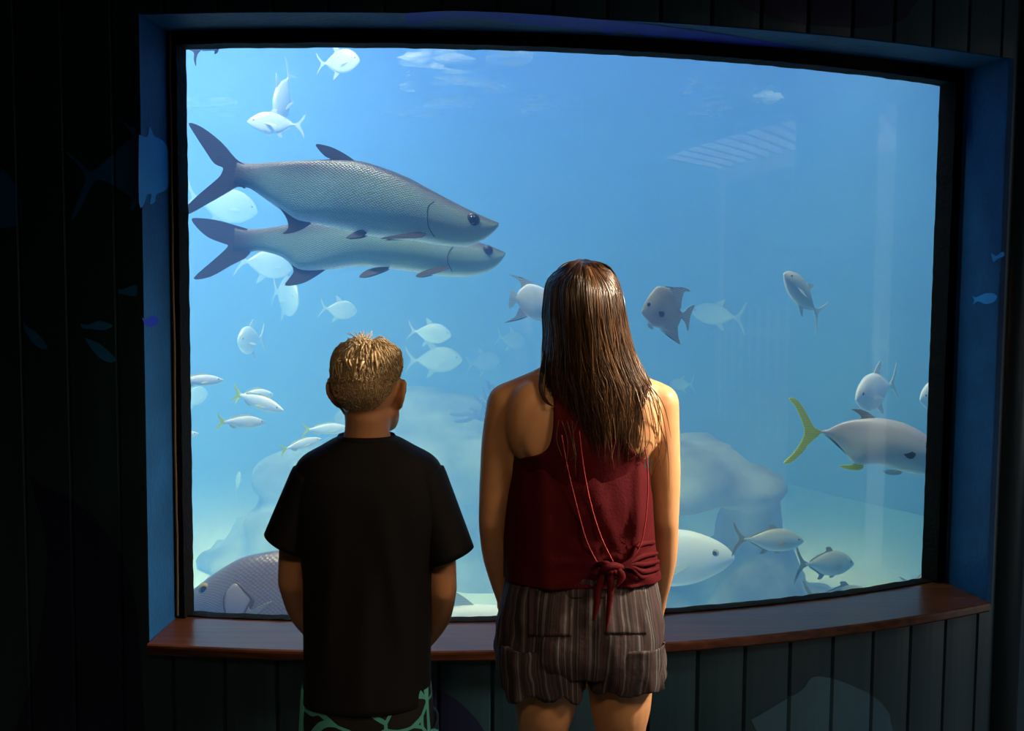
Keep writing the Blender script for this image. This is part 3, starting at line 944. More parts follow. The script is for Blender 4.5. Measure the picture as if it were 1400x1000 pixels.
# ---- compact species, drawn in units of the tail-to-nose length
SPEC = {}
SPEC['yellowtail'] = dict(
    top=[(.14,.020),(.22,.035),(.35,.075),(.50,.105),(.65,.112),(.80,.090),(.92,.048),(1.0,.006)],
    bot=[(.14,-.020),(.22,-.032),(.35,-.070),(.50,-.100),(.65,-.108),(.80,-.085),(.92,-.050),(1.0,-.006)],
    wid=[(.14,.010),(.3,.035),(.5,.055),(.7,.060),(.88,.040),(1.0,.006)],
    tail=[(.20,.022),(.12,.050),(.05,.100),(0,.150),(.03,.075),(.085,.005),(.035,-.065),(.0,-.150),(.06,-.090),(.12,-.045),(.20,-.022)],
    fins=[('dorsal_fin',[(.72,.105),(.62,.140),(.5,.135),(.35,.105),(.26,.07),(.28,.045),(.5,.095)]),
          ('anal_fin',[(.42,-.075),(.36,-.115),(.28,-.085),(.25,-.05),(.32,-.05)])],
    pect=[(.70,-.03),(.64,-.055),(.52,-.06),(.60,-.025)], eye=(.885,.022,.020))
SPEC['jack'] = dict(
    top=[(.17,.014),(.24,.022),(.34,.062),(.48,.118),(.62,.142),(.76,.128),(.88,.082),(.96,.035),(1.0,.0)],
    bot=[(.17,-.014),(.24,-.020),(.34,-.058),(.46,-.112),(.60,-.135),(.76,-.128),(.88,-.090),(.96,-.045),(1.0,-.012)],
    wid=[(.17,.008),(.3,.024),(.5,.058),(.7,.068),(.88,.046),(1.0,.006)],
    tail=[(.22,.018),(.14,.045),(.08,.105),(.0,.205),(.03,.11),(.10,.004),(.045,-.10),(.03,-.215),(.09,-.11),(.15,-.045),(.22,-.016)],
    fins=[('dorsal_fin',[(.62,.135),(.56,.185),(.49,.178),(.50,.140),(.40,.105),(.26,.045),(.26,.025),(.45,.095)]),
          ('anal_fin',[(.52,-.120),(.46,-.172),(.40,-.165),(.43,-.125),(.36,-.085),(.26,-.04),(.26,-.022),(.42,-.09)]),
          ('pelvic_fin',[(.70,-.125),(.66,-.158),(.60,-.155),(.64,-.125)])],
    pect=[(.74,-.01),(.66,-.050),(.52,-.075),(.62,-.025)], eye=(.90,.022,.020))
SPEC['permit'] = dict(
    top=[(.17,.018),(.24,.032),(.34,.105),(.48,.190),(.62,.225),(.76,.215),(.88,.155),(.96,.085),(1.0,.01)],
    bot=[(.17,-.018),(.24,-.030),(.34,-.100),(.46,-.180),(.60,-.215),(.76,-.200),(.88,-.140),(.96,-.075),(1.0,-.02)],
    wid=[(.17,.008),(.3,.025),(.5,.060),(.7,.072),(.88,.052),(1.0,.010)],
    tail=[(.22,.020),(.15,.055),(.09,.125),(.02,.240),(.045,.13),(.115,.004),(.05,-.12),(.0,-.230),(.085,-.12),(.15,-.055),(.22,-.020)],
    fins=[('dorsal_fin',[(.58,.205),(.50,.285),(.40,.330),(.42,.240),(.44,.185),(.34,.115),(.25,.045),(.26,.028),(.42,.14)]),
          ('anal_fin',[(.54,-.195),(.46,-.265),(.38,-.315),(.40,-.230),(.42,-.175),(.33,-.11),(.25,-.045),(.26,-.028),(.42,-.14)])],
    pect=[(.76,-.03),(.68,-.075),(.58,-.085),(.66,-.035)], eye=(.90,.045,.024))
M_YT = fish_mat('yellowtail_skin', (.62, .66, .74), (.76, .82, .86), (.84, .88, .88), rough=.45, split=(-.8, -.2, .5, .95))
M_YTFIN = fin_mat('yellowtail_fin', (.74, .82, .06), trans=.35)
M_YTPALE = fin_mat('yellowtail_dorsal', (.74, .80, .62), trans=.35)
M_JACK = fish_mat('jack_skin', (.42, .45, .38), (.70, .76, .66), (.84, .88, .82), rough=.4, metal=.1, split=(-.95, -.55, .35, .85))
M_JACKFIN = fin_mat('jack_fin', (.42, .43, .28), trans=.3)
M_PALE = fish_mat('pale_silver_skin', (.42, .50, .52), (.60, .68, .68), (.74, .78, .78), rough=.4, metal=.05)
M_PALEFIN = fin_mat('pale_fin', (.72, .80, .80), trans=.45)
M_WHITE = fish_mat('white_skin', (.80, .84, .84), (.92, .94, .92), (.95, .96, .95), rough=.45)

def make(species, name, label, group, tail, nose, Y, Yn=None, skin=None, fin=None, tailfin=None, roll=0.0, deep=1.0, unit=None, cat='fish'):
    S = SPEC[species]
    f = Fish(name, tail, nose, Y, Yn, roll=roll)
    d = deep
    bm, us, vs = fish_body([(x, z*d) for x, z in S['top']], [(x, z*d) for x, z in S['bot']], S['wid'], 36, 20)
    f.part('body', bm, skin, us, vs)
    f.fin('tail_fin', [(x, z) for x, z in S['tail']], tailfin or fin, .008)
    for nm, pts in S['fins']:
        f.fin(nm, [(x, z*d) for x, z in pts], fin, .007)
    wid = smoothtab(S['wid'], 5)
    for s in (-1, 1):
        px = S['pect'][0][0]
        f.fin('pectoral_fin', S['pect'], fin, .005, y=s * interp(wid, px) * .9, rot=Matrix.Rotation(s * .35, 3, 'X') @ Matrix.Rotation(-s * .25, 3, 'Z'))
    ex, ez, er = S['eye']
    f.eyes(ex, ez*d, er, interp(wid, ex) * .78)
    tag(f.root, label, cat, group)
    return f

# yellowtail snappers at the left edge
YG = 'yellowtail snappers by the left edge of the window'
for tail, nose, Y, Yn, lab in (
    ((296, 577), (364, 578), 4.1, 4.25, 'small yellow-tailed fish swimming level, lowest of the left trio'),
    ((318, 537), (388, 562), 4.3, 4.2, 'yellow-tailed fish slanting downward, its tail crossing another'),
    ((322, 541), (374, 540), 4.5, 4.7, 'yellow-tailed fish just above the slanting one, tails crossing'),
    ((236, 521), (306, 520), 4.0, 4.1, 'pale yellow-tailed fish at the left gasket, tail cut off by the frame'),
    ((383, 616), (440, 600), 4.4, 4.5, 'yellow-tailed fish just over the boy\'s left shoulder'),
    ((413, 588), (478, 586), 4.7, 4.8, 'yellow-tailed fish half behind the boy\'s neck'),
    ((212, 600), (272, 593), 4.3, 4.4, 'pale fish poking in at left frame, alone below the other yellowtails'),
    ):
    make('yellowtail', 'yellowtail_snapper', lab, YG, tail, nose, Y, Yn, M_YT, M_YTPALE, M_YTFIN)

# pale silver fish in the middle distance
PG = 'pale silver fish farther back in the water'
for tail, nose, Y, Yn, lab, kw in (
    ((436, 421), (488, 426), 5.74, 5.87, 'pale round fish with forked tail above and left of the boy\'s head', dict(roll=.1)),
    ((556, 452), (617, 459), 6.23, 6.23, 'pale oval fish just right of the boy\'s hair', {}),
    ((553, 493), (632, 492), 7.45, 7.45, 'fainter oval fish right below the pale oval one beside the boy', {}),
    ((362, 462), (325, 468), 5.50, 5.20, 'small round pale fish turning, left of the boy', {}),
    ((372, 396), (408, 412), 6.72, 6.35, 'faint pale fish under the lower tarpon\'s tail', dict(deep=1.2)),
    ((242, 548), (284, 538), 6.72, 6.96, 'faint pale fish just behind the one at the left gasket', {}),
    ((636, 500), (684, 492), 8.67, 8.90, 'very faint fish left of the girl\'s shoulder', {}),
    ((678, 460), (718, 470), 8.70, 8.90, 'very faint fish below the half hidden spadefish', {}),
    ((320, 356), (402, 364), 6.23, 6.48, 'pale fish showing below the lower tarpon', {}),
    ((250, 268), (352, 290), 6.72, 6.96, 'large faint fish seen between the two tarpon tails', {}),
    ((1020, 436), (946, 426), 7.45, 7.82, 'faint fish right behind the clear spadefish', dict(deep=.7)),
    ((1056, 492), (985, 490), 8.43, 8.90, 'very faint fish in open water right of the girl\'s hair', dict(deep=.6)),
    ((950, 526), (916, 526), 7.94, 8.18, 'tiny faint fish at the girl\'s right shoulder', dict(deep=.7)),
    ((322, 674), (328, 646), 7.21, 7.09, 'tiny faint fish swimming upright above the big snapper', dict(deep=.7)),
    ):
    make('permit', 'pale_fish', lab, PG, tail, nose, Y, Yn, M_PALE, M_PALEFIN, **kw)

# jacks
JG = 'jacks by the right-hand rock'
make('jack', 'blue_runner', 'olive jack with thin forked tail in front of rock', JG, (1000, 737), (1099, 740), 4.0, 4.1, M_JACK, M_JACKFIN)
make('jack', 'blue_runner', 'smaller olive jack below and right, tail raised', JG, (1086, 772), (1167, 770), 4.1, 4.3, M_JACK, M_JACKFIN)
make('jack', 'blue_runner', 'dark jack dipping below the sill, only its back showing', JG, (1096, 818), (1198, 816), 4.2, 4.3, M_JACK, M_JACKFIN)
make('jack', 'blue_runner', 'jack cut off by right frame just above sill', JG, (1236, 803), (1310, 768), 4.3, 4.3, M_JACK, M_JACKFIN)
make('permit', 'large_pale_fish', 'big pale fish beside the girl\'s right wrist, head toward right', None, (760, 768), (1004, 762), 4.4, 4.2, M_WHITE, M_PALEFIN, deep=.72)
make('permit', 'large_pale_fish', 'big white fish back behind sill between boy and girl', None, (470, 850), (775, 880), 3.9, 3.9, M_WHITE, M_PALEFIN, deep=.62)

# amberjack at the right edge
M_AMB = fish_mat('amberjack_skin', (.44, .43, .47), (.70, .78, .71), (.92, .95, .93), rough=.38, metal=.05, split=(-1.0, -.8, .15, .60), mot=.05)
M_AMBFIN = fin_mat('amberjack_fin', (.80, .84, .13), trans=.45)
def cropB(pts): return [(1050 + x / 5.6, 520 + y / 5.6) for x, y in pts]
def amberjack():
    tail, nose = (1118, 592), (1305, 608)
    q = traced(tail, nose); f = Fish('amberjack', tail, nose, 3.65, 3.65)
    top = q(cropB([(365,388),(450,380),(520,345),(600,315),(700,295),(820,288),(960,306),(1080,345),(1180,400),(1270,470),(1350,560),(1430,660)]) )
    bot = q(cropB([(365,402),(450,420),(520,480),(600,570),(660,640),(740,655),(830,650),(950,675),(1050,705),(1180,722),(1290,705),(1370,690),(1430,668)]))
    T, B = sortx(top), sortx(bot)
    wid = [(T[0][0], .006), (.2, .03), (.45, .10), (.7, .12), (.9, .08), (1.05, .01)]
    bm, us, vs = fish_body(T, B, wid, 50, 24)
    f.part('body', bm, M_AMB, us, vs)
    f.fin('tail_fin', q(cropB([(400,385),(350,360),(310,290),(250,190),(200,140),(155,140),(195,185),(240,270),(275,360),(275,430),(240,500),(190,570),(125,635),(180,630),(260,560),(320,480),(400,408)])), M_AMBFIN, .02)
    f.fin('dorsal_fin', q(cropB([(820,292),(790,265),(720,228),(630,220),(680,250),(710,290),(640,318),(740,310)])), fin_mat('amberjack_dorsal', (.45,.48,.42), trans=.2), .015)
    f.fin('anal_fin', q(cropB([(740,650),(720,685),(640,688),(550,660),(640,650),(680,628),(560,510),(430,415),(520,470),(650,615)])), M_AMBFIN, .015)
    for s in (-1, 1):
        f.fin('pelvic_fin', q(cropB([(1010,690),(1010,712),(950,722),(890,708),(950,695)])), M_PALEFIN, .010, y=s*.04)
        f.fin('pectoral_fin', q(cropB([(1090,545),(1070,580),(1030,580),(985,535),(960,520),(880,515),(960,500),(1040,520)])), fin_mat('amberjack_pectoral', (.06,.065,.05), trans=.1), .010, y=s*.118, rot=Matrix.Rotation(s*.1, 3, 'Z'))
    ex, ez = q(cropB([(1185, 505)]))[0]
    f.eyes(ex, ez, .045, .085, simple('amberjack_iris', (.10, .10, .10), .3, .5))
    tag(f.root, 'amberjack with bright yellow tail cut off by the right frame', 'fish')
amberjack()

# spadefish, permit and pompano on the right
M_SPADE = fish_mat('spadefish_skin', (.26, .27, .26), (.60, .65, .58), (.92, .95, .93), rough=.42, metal=.05, split=(-1.0, -.86, .3, .9), mot=.1)
M_SPADE2 = fish_mat('spadefish_pale_skin', (.55, .62, .68), (.68, .80, .75), (.85, .90, .88), rough=.42, metal=.1, split=(-1.0, -.7, .3, .9), mot=.1)
M_SPFIN = fin_mat('spadefish_fin', (.60, .65, .66), trans=.4)
M_SPEDGE = fin_mat('spadefish_fin_edge', (.03, .035, .04), trans=.05)
def cropC(pts): return [(860 + x / 3.8467, 360 + y / 3.8467) for x, y in pts]
def spade(label, tail, nose, Y, Yn, top, bot, parts, eye, er, skin, blot=None):
    f = Fish('spadefish', tail, nose, Y, Yn); q = traced(tail, nose)
    T, B = sortx(q(top)), sortx(q(bot))
    wid = [(T[0][0], .012), (.2, .05), (.45, .09), (.7, .10), (.88, .06), (1.0, .012)]
    bm, us, vs = fish_body(T, B, wid, 44, 22)
    f.part('body', bm, skin, us, vs)
    for nm, pts, m in parts:
        if nm == 'pectoral_fin':
            for s in (-1, 1): f.fin(nm, q(pts), m, .012, y=s*.095, rot=Matrix.Rotation(-s*.3, 3, 'Z'))
        elif nm == 'fin_edge':
            par = f.root
            bm = bmesh.new(); g = q(pts); tube(bm, [(x, 0, z) for x, z in g], [.005] + [.010]*(len(g)-2) + [.004], seg=6, ref=(0,1,0), res=4)
            f.part('fin_edge', bm, m, label='dark front edge of the fin')
        else: f.fin(nm, q(pts), m, .018)
    ex, ez = q([eye])[0]
    f.eyes(ex, ez, er, .055, simple('spadefish_iris', (.05, .05, .055), .3, .5))
    tag(f.root, label, 'fish', 'spadefish')
spade('clear grey spadefish with dark fin tips facing the girl', (930, 434), (877, 427), 3.6, 3.55,
    cropC([(278,262),(255,235),(230,175),(205,148),(170,137),(140,143),(105,180),(80,220),(65,255)]),
    cropC([(278,290),(262,318),(240,355),(200,352),(165,335),(125,325),(95,300),(72,272),(65,258)]),
    [('tail_fin', cropC([(262,262),(285,262),(310,240),(345,228),(325,275),(318,310),(310,352),(295,310),(275,292),(262,292)]), M_SPFIN),
     ('dorsal_fin', cropC([(205,150),(250,142),(300,148),(322,164),(290,166),(278,200),(268,250),(245,235)]), M_SPFIN),
     ('fin_edge', cropC([(150,140),(190,141),(240,146),(290,148),(322,165)]), M_SPEDGE),
     ('anal_fin', cropC([(170,338),(200,365),(240,395),(270,412),(258,370),(255,320),(230,320)]), M_SPFIN),
     ('fin_edge', cropC([(165,340),(200,368),(240,394),(272,412)]), M_SPEDGE),
     ('pelvic_fin', cropC([(120,318),(128,338),(110,335),(95,315)]), M_PALEFIN),
     ('pectoral_fin', cropC([(145,255),(170,258),(168,280),(150,278)]), M_SPEDGE)],
    cropC([(98, 222)])[0], .05, M_SPADE)
def cropD(pts): return [(640 + x / 2.94, 340 + y / 2.94) for x, y in pts]
spade('pale spadefish half hidden behind the girl\'s head, tail showing', (700, 408), (764, 412), 3.8, 3.85,
    cropD([(192,190),(215,160),(245,145),(290,155),(330,180),(360,215),(372,238)]),
    cropD([(192,212),(215,245),(245,275),(290,282),(330,272),(360,250),(372,240)]),
    [('tail_fin', cropD([(205,190),(190,178),(178,165),(166,200),(164,238),(180,232),(195,212),(205,208)]), M_PALEFIN),
     ('dorsal_fin', cropD([(290,156),(250,135),(205,118),(168,112),(200,130),(212,150),(210,185),(240,170)]), M_SPFIN),
     ('fin_edge', cropD([(262,142),(225,126),(195,118),(166,112)]), M_SPEDGE),
     ('anal_fin', cropD([(280,278),(250,265),(200,280),(150,290),(190,270),(205,235),(240,240)]), M_SPFIN),
     ('fin_edge', cropD([(250,264),(215,278),(180,286),(148,292)]), M_SPEDGE),
     ('pelvic_fin', cropD([(262,262),(270,284),(295,285),(290,260)]), M_PALEFIN)],
    cropD([(355, 228)])[0], .045, M_SPADE2)

make('permit', 'pompano', 'pale pompano rising head up with trailing fin, right of spadefish', None, (1124, 436), (1072, 374), 3.9, 3.75, M_JACK, M_PALEFIN, deep=.72)
f = make('permit', 'permit', 'white permit facing forward above the yellow-tailed amberjack', None, (1228, 522), (1170, 546), 4.05, 3.84, M_WHITE, M_PALEFIN)
f = make('permit', 'permit', 'small white permit cut off by right gasket', None, (1306, 532), (1258, 546), 4.2, 4.05, M_WHITE, M_PALEFIN)

# pale fish close under the surface, and their reflections modelled as fish
SG = 'pale fish close under the water surface'
make('permit', 'surface_fish_shape', 'upright white fish shape standing for a surface reflection, above tarpon tail', SG, (398, 92), (378, 168), 4.9, 4.75, M_PALE, M_PALEFIN, deep=1.05)
make('jack', 'surface_fish_shape', 'white fish lying level right below the upright one under the surface', SG, (418, 172), (338, 166), 4.6, 4.5, M_PALE, M_PALEFIN, deep=1.3)
make('permit', 'surface_fish_shape', 'white fish shape under the surface cut by top frame', SG, (432, 88), (492, 82), 5.0, 4.95, M_PALE, M_PALEFIN, deep=1.15)
make('jack', 'diving_fish', 'grey tail tip in the top left corner of the window', None, (258, 76), (330, 40), 3.6, 3.6, M_TARP, M_TARPFIN)

# ---- the big snapper at the lower left
M_SNAP = fish_mat('snapper_skin', (.19, .15, .16), (.33, .265, .275), (.50, .42, .42), rough=.28, metal=.2, scales=.7, sscale=(46, 15), split=(-.9, -.3, .45, .9))
M_SNAPFIN = fin_mat('snapper_fin', (.42, .38, .33), trans=.25)
def cropE(pts): return [(180 + x / 5.385, 740 + y / 5.385) for x, y in pts]
def snapper():
    tail, nose = (575, 840), (246, 828)
    f = Fish('grey_snapper', tail, nose, 3.45, 3.45); q = traced(tail, nose)
    top = [(575,828),(545,818),(510,800),(470,775),(430,757),(405,752),(379,752),(350,757)] + cropE([(800,125),(700,180),(600,245),(500,320),(420,385),(380,430),(352,475)])
    bot = [(575,852),(545,862),(510,885),(470,905),(430,918),(400,920),(370,915),(340,905),(310,890),(285,872),(262,852),(248,838)] + cropE([(352,490)])
    T, B = sortx(q(top)), sortx(q(bot))
    wid = [(0, .012), (.15, .03), (.35, .085), (.6, .12), (.8, .105), (.92, .07), (1.0, .012)]
    bm, us, vs = fish_body(T, B, wid, 64, 32)
    # mouth slit
    f.part('body', bm, M_SNAP, us, vs)
    W2 = smoothtab(wid, 5)
    def onside(x, z, s, k=1.0):
        zt, zb = interp(T, x), interp(B, x); zc, h = (zt+zb)/2, (zt-zb)/2
        c = sqrt(max(.02, 1 - min(1, abs((z - zc)/h))**2))
        return s * interp(W2, x) * c ** .95 * k
    f.fin('tail_fin', [(.03,.03),(-.06,.09),(-.13,.14),(-.10,.0),(-.13,-.14),(-.06,-.09),(.03,-.03)], M_SNAPFIN, .012)
    f.fin('dorsal_fin', [(.62, interp(T,.62)-.01),(.55, interp(T,.55)+.012),(.40, interp(T,.40)+.02),(.22, interp(T,.22)+.03),(.14, interp(T,.14)),(.3, interp(T,.3)-.02),(.5, interp(T,.5)-.02)], M_SNAPFIN, .012)
    f.fin('anal_fin', [(.34, interp(B,.34)+.01),(.30, interp(B,.30)-.07),(.2, interp(B,.2)-.05),(.17, interp(B,.17)),(.25, interp(B,.25)+.02)], M_SNAPFIN, .012)
    ex, ez = q(near(cropE([(545, 343)]), .030, 3.45))[0]
    for s in (-1, 1):
        # gill cover: a raised plate
        g = q(near(cropE([(705,500),(700,430),(708,370),(735,320),(775,285),(810,300),(850,340),(900,380),(905,410),(880,450),(860,500),(830,545),(760,550)]), .045, 3.45))
        bm = bmesh.new()
        ring = cr(g + [g[0]], 4)[:-1]
        cx = sum(p[0] for p in ring)/len(ring); cz = sum(p[1] for p in ring)/len(ring)
        rs = []
        for k, (sc, lift) in enumerate(((1.0, .98), (.985, 1.02), (.80, 1.026), (.45, 1.03), (.05, 1.032))):
            rr = []
            for x, z in ring:
                xx, zz = cx + (x-cx)*sc, cz + (z-cz)*sc
                rr.append((xx, onside(xx, zz, s, lift), zz))
            rs.append(rr)
        R = rings(bm, rs, cap0=False)
        us = [.9]*len(bm.verts); vs = [.1]*len(bm.verts)
        f.part('gill_cover', bm, fish_mat('snapper_cheek', (.25, .20, .21), (.42, .34, .345), (.50, .42, .42), rough=.28, metal=.2) if s < 0 else bpy.data.materials['snapper_cheek'], us, vs)
        pf = q(near(cropE([(890,440),(905,470),(960,440),(1060,400),(1010,440),(940,500),(900,550),(850,590),(840,540)]), .05, 3.45))
        o = f.fin('pectoral_fin', pf, M_SNAPFIN, .008, y=onside(*pf[0], s, 1.12))
        # dark slit behind the gill cover
        gp_ = q(near(cropE([(775,280),(815,298),(860,340),(908,385),(908,420),(885,455),(862,505),(835,550)]), .05, 3.45))
        bm = bmesh.new(); tube(bm, [(x, onside(x, z, s, 1.0), z) for x, z in gp_], [.002, .005, .006, .007, .008, .008, .007, .004], seg=8, ref=(0,1,0), res=3)
        f.part('gill_edge', bm, simple('gill_slit', (.10, .065, .045), .5, .4))
        ck = q(near(cropE([(712,350),(702,400),(705,450),(715,500),(712,545)]), .045, 3.45))
        bm = bmesh.new(); tube(bm, [(x, onside(x, z, s, 1.02), z) for x, z in ck], [.002, .004, .004, .004, .002], seg=6, ref=(0,1,0), res=3)
        f.part('cheek_line', bm, bpy.data.materials['gill_slit'])
        # lips
        lp = q(near(cropE([(356,480),(400,512),(450,535),(500,530)]), .02, 3.45))
        bm = bmesh.new(); tube(bm, [(x, onside(x, z, s, 1.0), z) for x, z in lp], [.006, .010, .010, .005], seg=8, ref=(0,1,0), res=4)
        f.part('lip', bm, simple('snapper_lip', (.42, .36, .36), .35, .5))
    f.eyes(ex, ez, .026, abs(onside(ex, ez, 1, .84)), M_EYEGOLD, .66)
    tag(f.root, 'big grey scaly snapper at lower left resting above the sill', 'fish')
snapper()
# ---------------------------------------------------------------- the two children at the window
from mathutils.bvhtree import BVHTree

def skin_mat(name, col):
    m, nt, out = new_mat(name); L = nt.links.new
    tc = N(nt, 'ShaderNodeTexCoord')
    n = N(nt, 'ShaderNodeTexNoise', Scale=14.0, Detail=4.0); L(tc.outputs['Object'], n.inputs['Vector'])
    mr = N(nt, 'ShaderNodeMapRange'); mr.inputs['From Min'].default_value = .3; mr.inputs['From Max'].default_value = .7
    mr.inputs['To Min'].default_value = .92; mr.inputs['To Max'].default_value = 1.08; L(n.outputs['Fac'], mr.inputs['Value'])
    sc = N(nt, 'ShaderNodeVectorMath', operation='SCALE'); sc.inputs[0].default_value = col; L(mr.outputs[0], sc.inputs['Scale'])
    b = N(nt, 'ShaderNodeBsdfPrincipled'); b.inputs['Roughness'].default_value = .48
    b.inputs['Specular IOR Level'].default_value = .4
    b.inputs['Subsurface Weight'].default_value = .15; b.inputs['Subsurface Radius'].default_value = (.6, .22, .12); b.inputs['Subsurface Scale'].default_value = .012
    L(sc.outputs[0], b.inputs['Base Color'])
    n2 = N(nt, 'ShaderNodeTexNoise', Scale=260.0, Detail=3.0); L(tc.outputs['Object'], n2.inputs['Vector'])
    bp = N(nt, 'ShaderNodeBump', Strength=.12, Distance=.002); L(n2.outputs['Fac'], bp.inputs['Height']); L(bp.outputs[0], b.inputs['Normal'])
    L(b.outputs[0], out.inputs['Surface'])
    return m

def hair_mat(name, dark, mid, light, rough=.34, spec=.6):
    m, nt, out = new_mat(name); L = nt.links.new
    a = N(nt, 'ShaderNodeAttribute', attribute_name='tone')
    r = N(nt, 'ShaderNodeValToRGB'); e = r.color_ramp.elements
    e[0].position = .1; e[0].color = c4(dark); e[1].position = .95; e[1].color = c4(light)
    x = e.new(.55); x.color = c4(mid)
    b = N(nt, 'ShaderNodeBsdfPrincipled'); b.inputs['Roughness'].default_value = rough; b.inputs['Specular IOR Level'].default_value = spec
    L(a.outputs['Fac'], r.inputs[0]); L(r.outputs[0], b.inputs['Base Color']); L(b.outputs[0], out.inputs['Surface'])
    return m

def hand(bm, wrist, fwd, nrm, side, k=1.0, curl=.55):
    """palm with four unequal fingers and a thumb; fwd along the fingers, nrm out of the palm, side = +1/-1 toward the thumb"""
    f = Vector(fwd).normalized(); n = Vector(nrm); n = (n - f * n.dot(f)).normalized(); s = f.cross(n) * side
    w = Vector(wrist)
    tube(bm, [w - f*.015*k, w + f*.02*k, w + f*.055*k, w + f*.082*k], [(.024*k, .018*k), (.030*k, .016*k), (.038*k, .014*k), (.036*k, .012*k)], seg=14, ref=n, res=3)
    for i, (off, ln, r) in enumerate(((.027, .070, .0085), (.009, .078, .0088), (-.009, .073, .0085), (-.026, .057, .0075))):
        base = w + f*(.080 - abs(off)*.25)*k + s*off*k
        p = [base]; a = .15
        for j, seg in enumerate((.45, .32, .23)):
            d = f * cos(a) + n * sin(a) + s * off * 1.2
            p.append(p[-1] + d.normalized() * ln * seg * k); a += curl
        tube(bm, [tuple(base - f*.012*k)] + [tuple(q) for q in p], [r*k, r*k, r*.95*k, r*.88*k, r*.72*k], seg=8, ref=n, res=2)
    tb = w + f*.022*k + s*.028*k
    d1 = (f*.62 + s*.72 + n*.25).normalized(); d2 = (f*.90 + s*.28 + n*.35).normalized()
    q1 = tb + d1*.034*k; q2 = q1 + d2*.027*k; q3 = q2 + (d2 + n*.2).normalized()*.022*k
    tube(bm, [tuple(tb - d1*.012*k), tuple(tb), tuple(q1), tuple(q2), tuple(q3)], [.012*k, .0125*k, .0105*k, .0098*k, .0075*k], seg=8, ref=n, res=2)

def head_shape(bm, c, k, yaw=0.0, ear=1.0):
    """skull, jaw, nose, lips, ears; the face looks along +Y. c = centre of the skull, k = head height / 0.21"""
    R = Matrix.Rotation(yaw, 3, 'Z'); c = Vector(c)
    def at(x, y, z): return c + R @ Vector((x*k, y*k, z*k))
    ellipsoid(bm, at(0, -.008, .020), (.073*k, .090*k, .085*k), R, 28, 18)
    ellipsoid(bm, at(0, .030, -.030), (.060*k, .062*k, .072*k), R, 24, 16)
    ellipsoid(bm, at(0, .062, -.082), (.030*k, .028*k, .024*k), R)
    tube(bm, [at(-.052, .01, -.045), at(-.034, .052, -.080), at(0, .072, -.088), at(.034, .052, -.080), at(.052, .01, -.045)], [.018*k, .017*k, .017*k, .017*k, .018*k], seg=10, ref=(0, 0, 1), res=3)
    tube(bm, [at(0, .083, .012), at(0, .097, -.014), at(0, .108, -.030)], [.009*k, .011*k, .013*k], seg=10, ref=(1, 0, 0), res=3)
    for s in (-1, 1):
        ellipsoid(bm, at(s*.013, .094, -.032), (.009*k, .010*k, .008*k), R, 10, 8)
        ellipsoid(bm, at(s*.032, .076, .020), (.022*k, .014*k, .008*k), R, 12, 8)
        ellipsoid(bm, at(s*.036, .066, -.025), (.022*k, .022*k, .022*k), R, 12, 8)
        # ear: a cupped rim, a lobe and the inner bowl
        e = [at(s*.070, .010, .012), at(s*.080, .000, .020), at(s*.087, -.014, .014), at(s*.086, -.018, -.004), at(s*.079, -.010, -.022), at(s*.071, .002, -.032), at(s*.067, .008, -.024)]
        e = [at(s*.068, 0, 0).lerp(q, ear) for q in e]
        tube(bm, e, [.006*k, .0065*k, .007*k, .007*k, .0065*k, .0075*k, .006*k], seg=8, ref=(0, 1, 0), res=3)
        ellipsoid(bm, at(s*.0745, .000, -.004), (.012*k, .017*k, .026*k), R, 12, 8)
    tube(bm, [at(-.024, .084, -.055), at(0, .095, -.052), at(.024, .084, -.055)], [.004*k, .007*k, .004*k], seg=8, ref=(0, 0, 1), res=3)
    tube(bm, [at(-.020, .083, -.061), at(0, .093, -.063), at(.020, .083, -.061)], [.004*k, .0075*k, .004*k], seg=8, ref=(0, 0, 1), res=3)
    return at

def eyes_of(at, k, parent):
    for s in (-1, 1):
        bm = bmesh.new(); ellipsoid(bm, at(s*.032, .079, .004), (.013*k, .010*k, .0068*k), None, 14, 10)
        e = from_bm('eye', bm, simple('eye_white', (.75, .74, .72), .25), parent)
        bm = bmesh.new(); ellipsoid(bm, at(s*.032, .0872, .004), (.0052*k, .003*k, .0052*k), None, 12, 8)
        from_bm('iris', bm, simple('eye_iris', (.05, .07, .09), .2), e)

def ringpx(xl, xr, y, Y, db, df, n=40, pw=.85):
    """horizontal ring of a garment or torso between two photo columns at depth Y"""
    a = P(xl, y, Y); b = P(xr, y, Y); c = (a + b) / 2; hw = (b - a).length / 2
    out = []
    for k in range(n):
        t = 2*pi*k/n
        cx, sy = cos(t), sin(t)
        out.append(Vector((c.x + hw * math.copysign(abs(cx)**pw, cx), c.y + (df if sy > 0 else db) * math.copysign(abs(sy)**pw, sy), c.z + (b.z - a.z) / 2 * cx)))
    return out

def loft_px(bm, rows, Y, n=48, res=5, lip=0.006, cap=False, lip_top=True, pw=.85):
    """rows: (xl, xr, y, db, df) top to bottom; open ends folded inward by a lip"""
    R = [ringpx(r[0], r[1], r[2], Y + (r[5] if len(r) > 5 else 0), r[3], r[4], n, pw) for r in cr(rows, res)]
    def inset(r, d, dz):
        c = sum(r, Vector()) / len(r)
        return [p + (c - p).normalized() * d + Vector((0, 0, dz)) for p in r]
    if lip:
        if lip_top: R = [inset(R[0], lip*2.2, -.02), inset(R[0], lip, 0)] + R
        R = R + [inset(R[-1], lip * .4, -.002), inset(R[-1], lip, 0), inset(R[-1], lip * 2.2, .03)]
    return rings(bm, R, cap0=cap, cap1=cap)

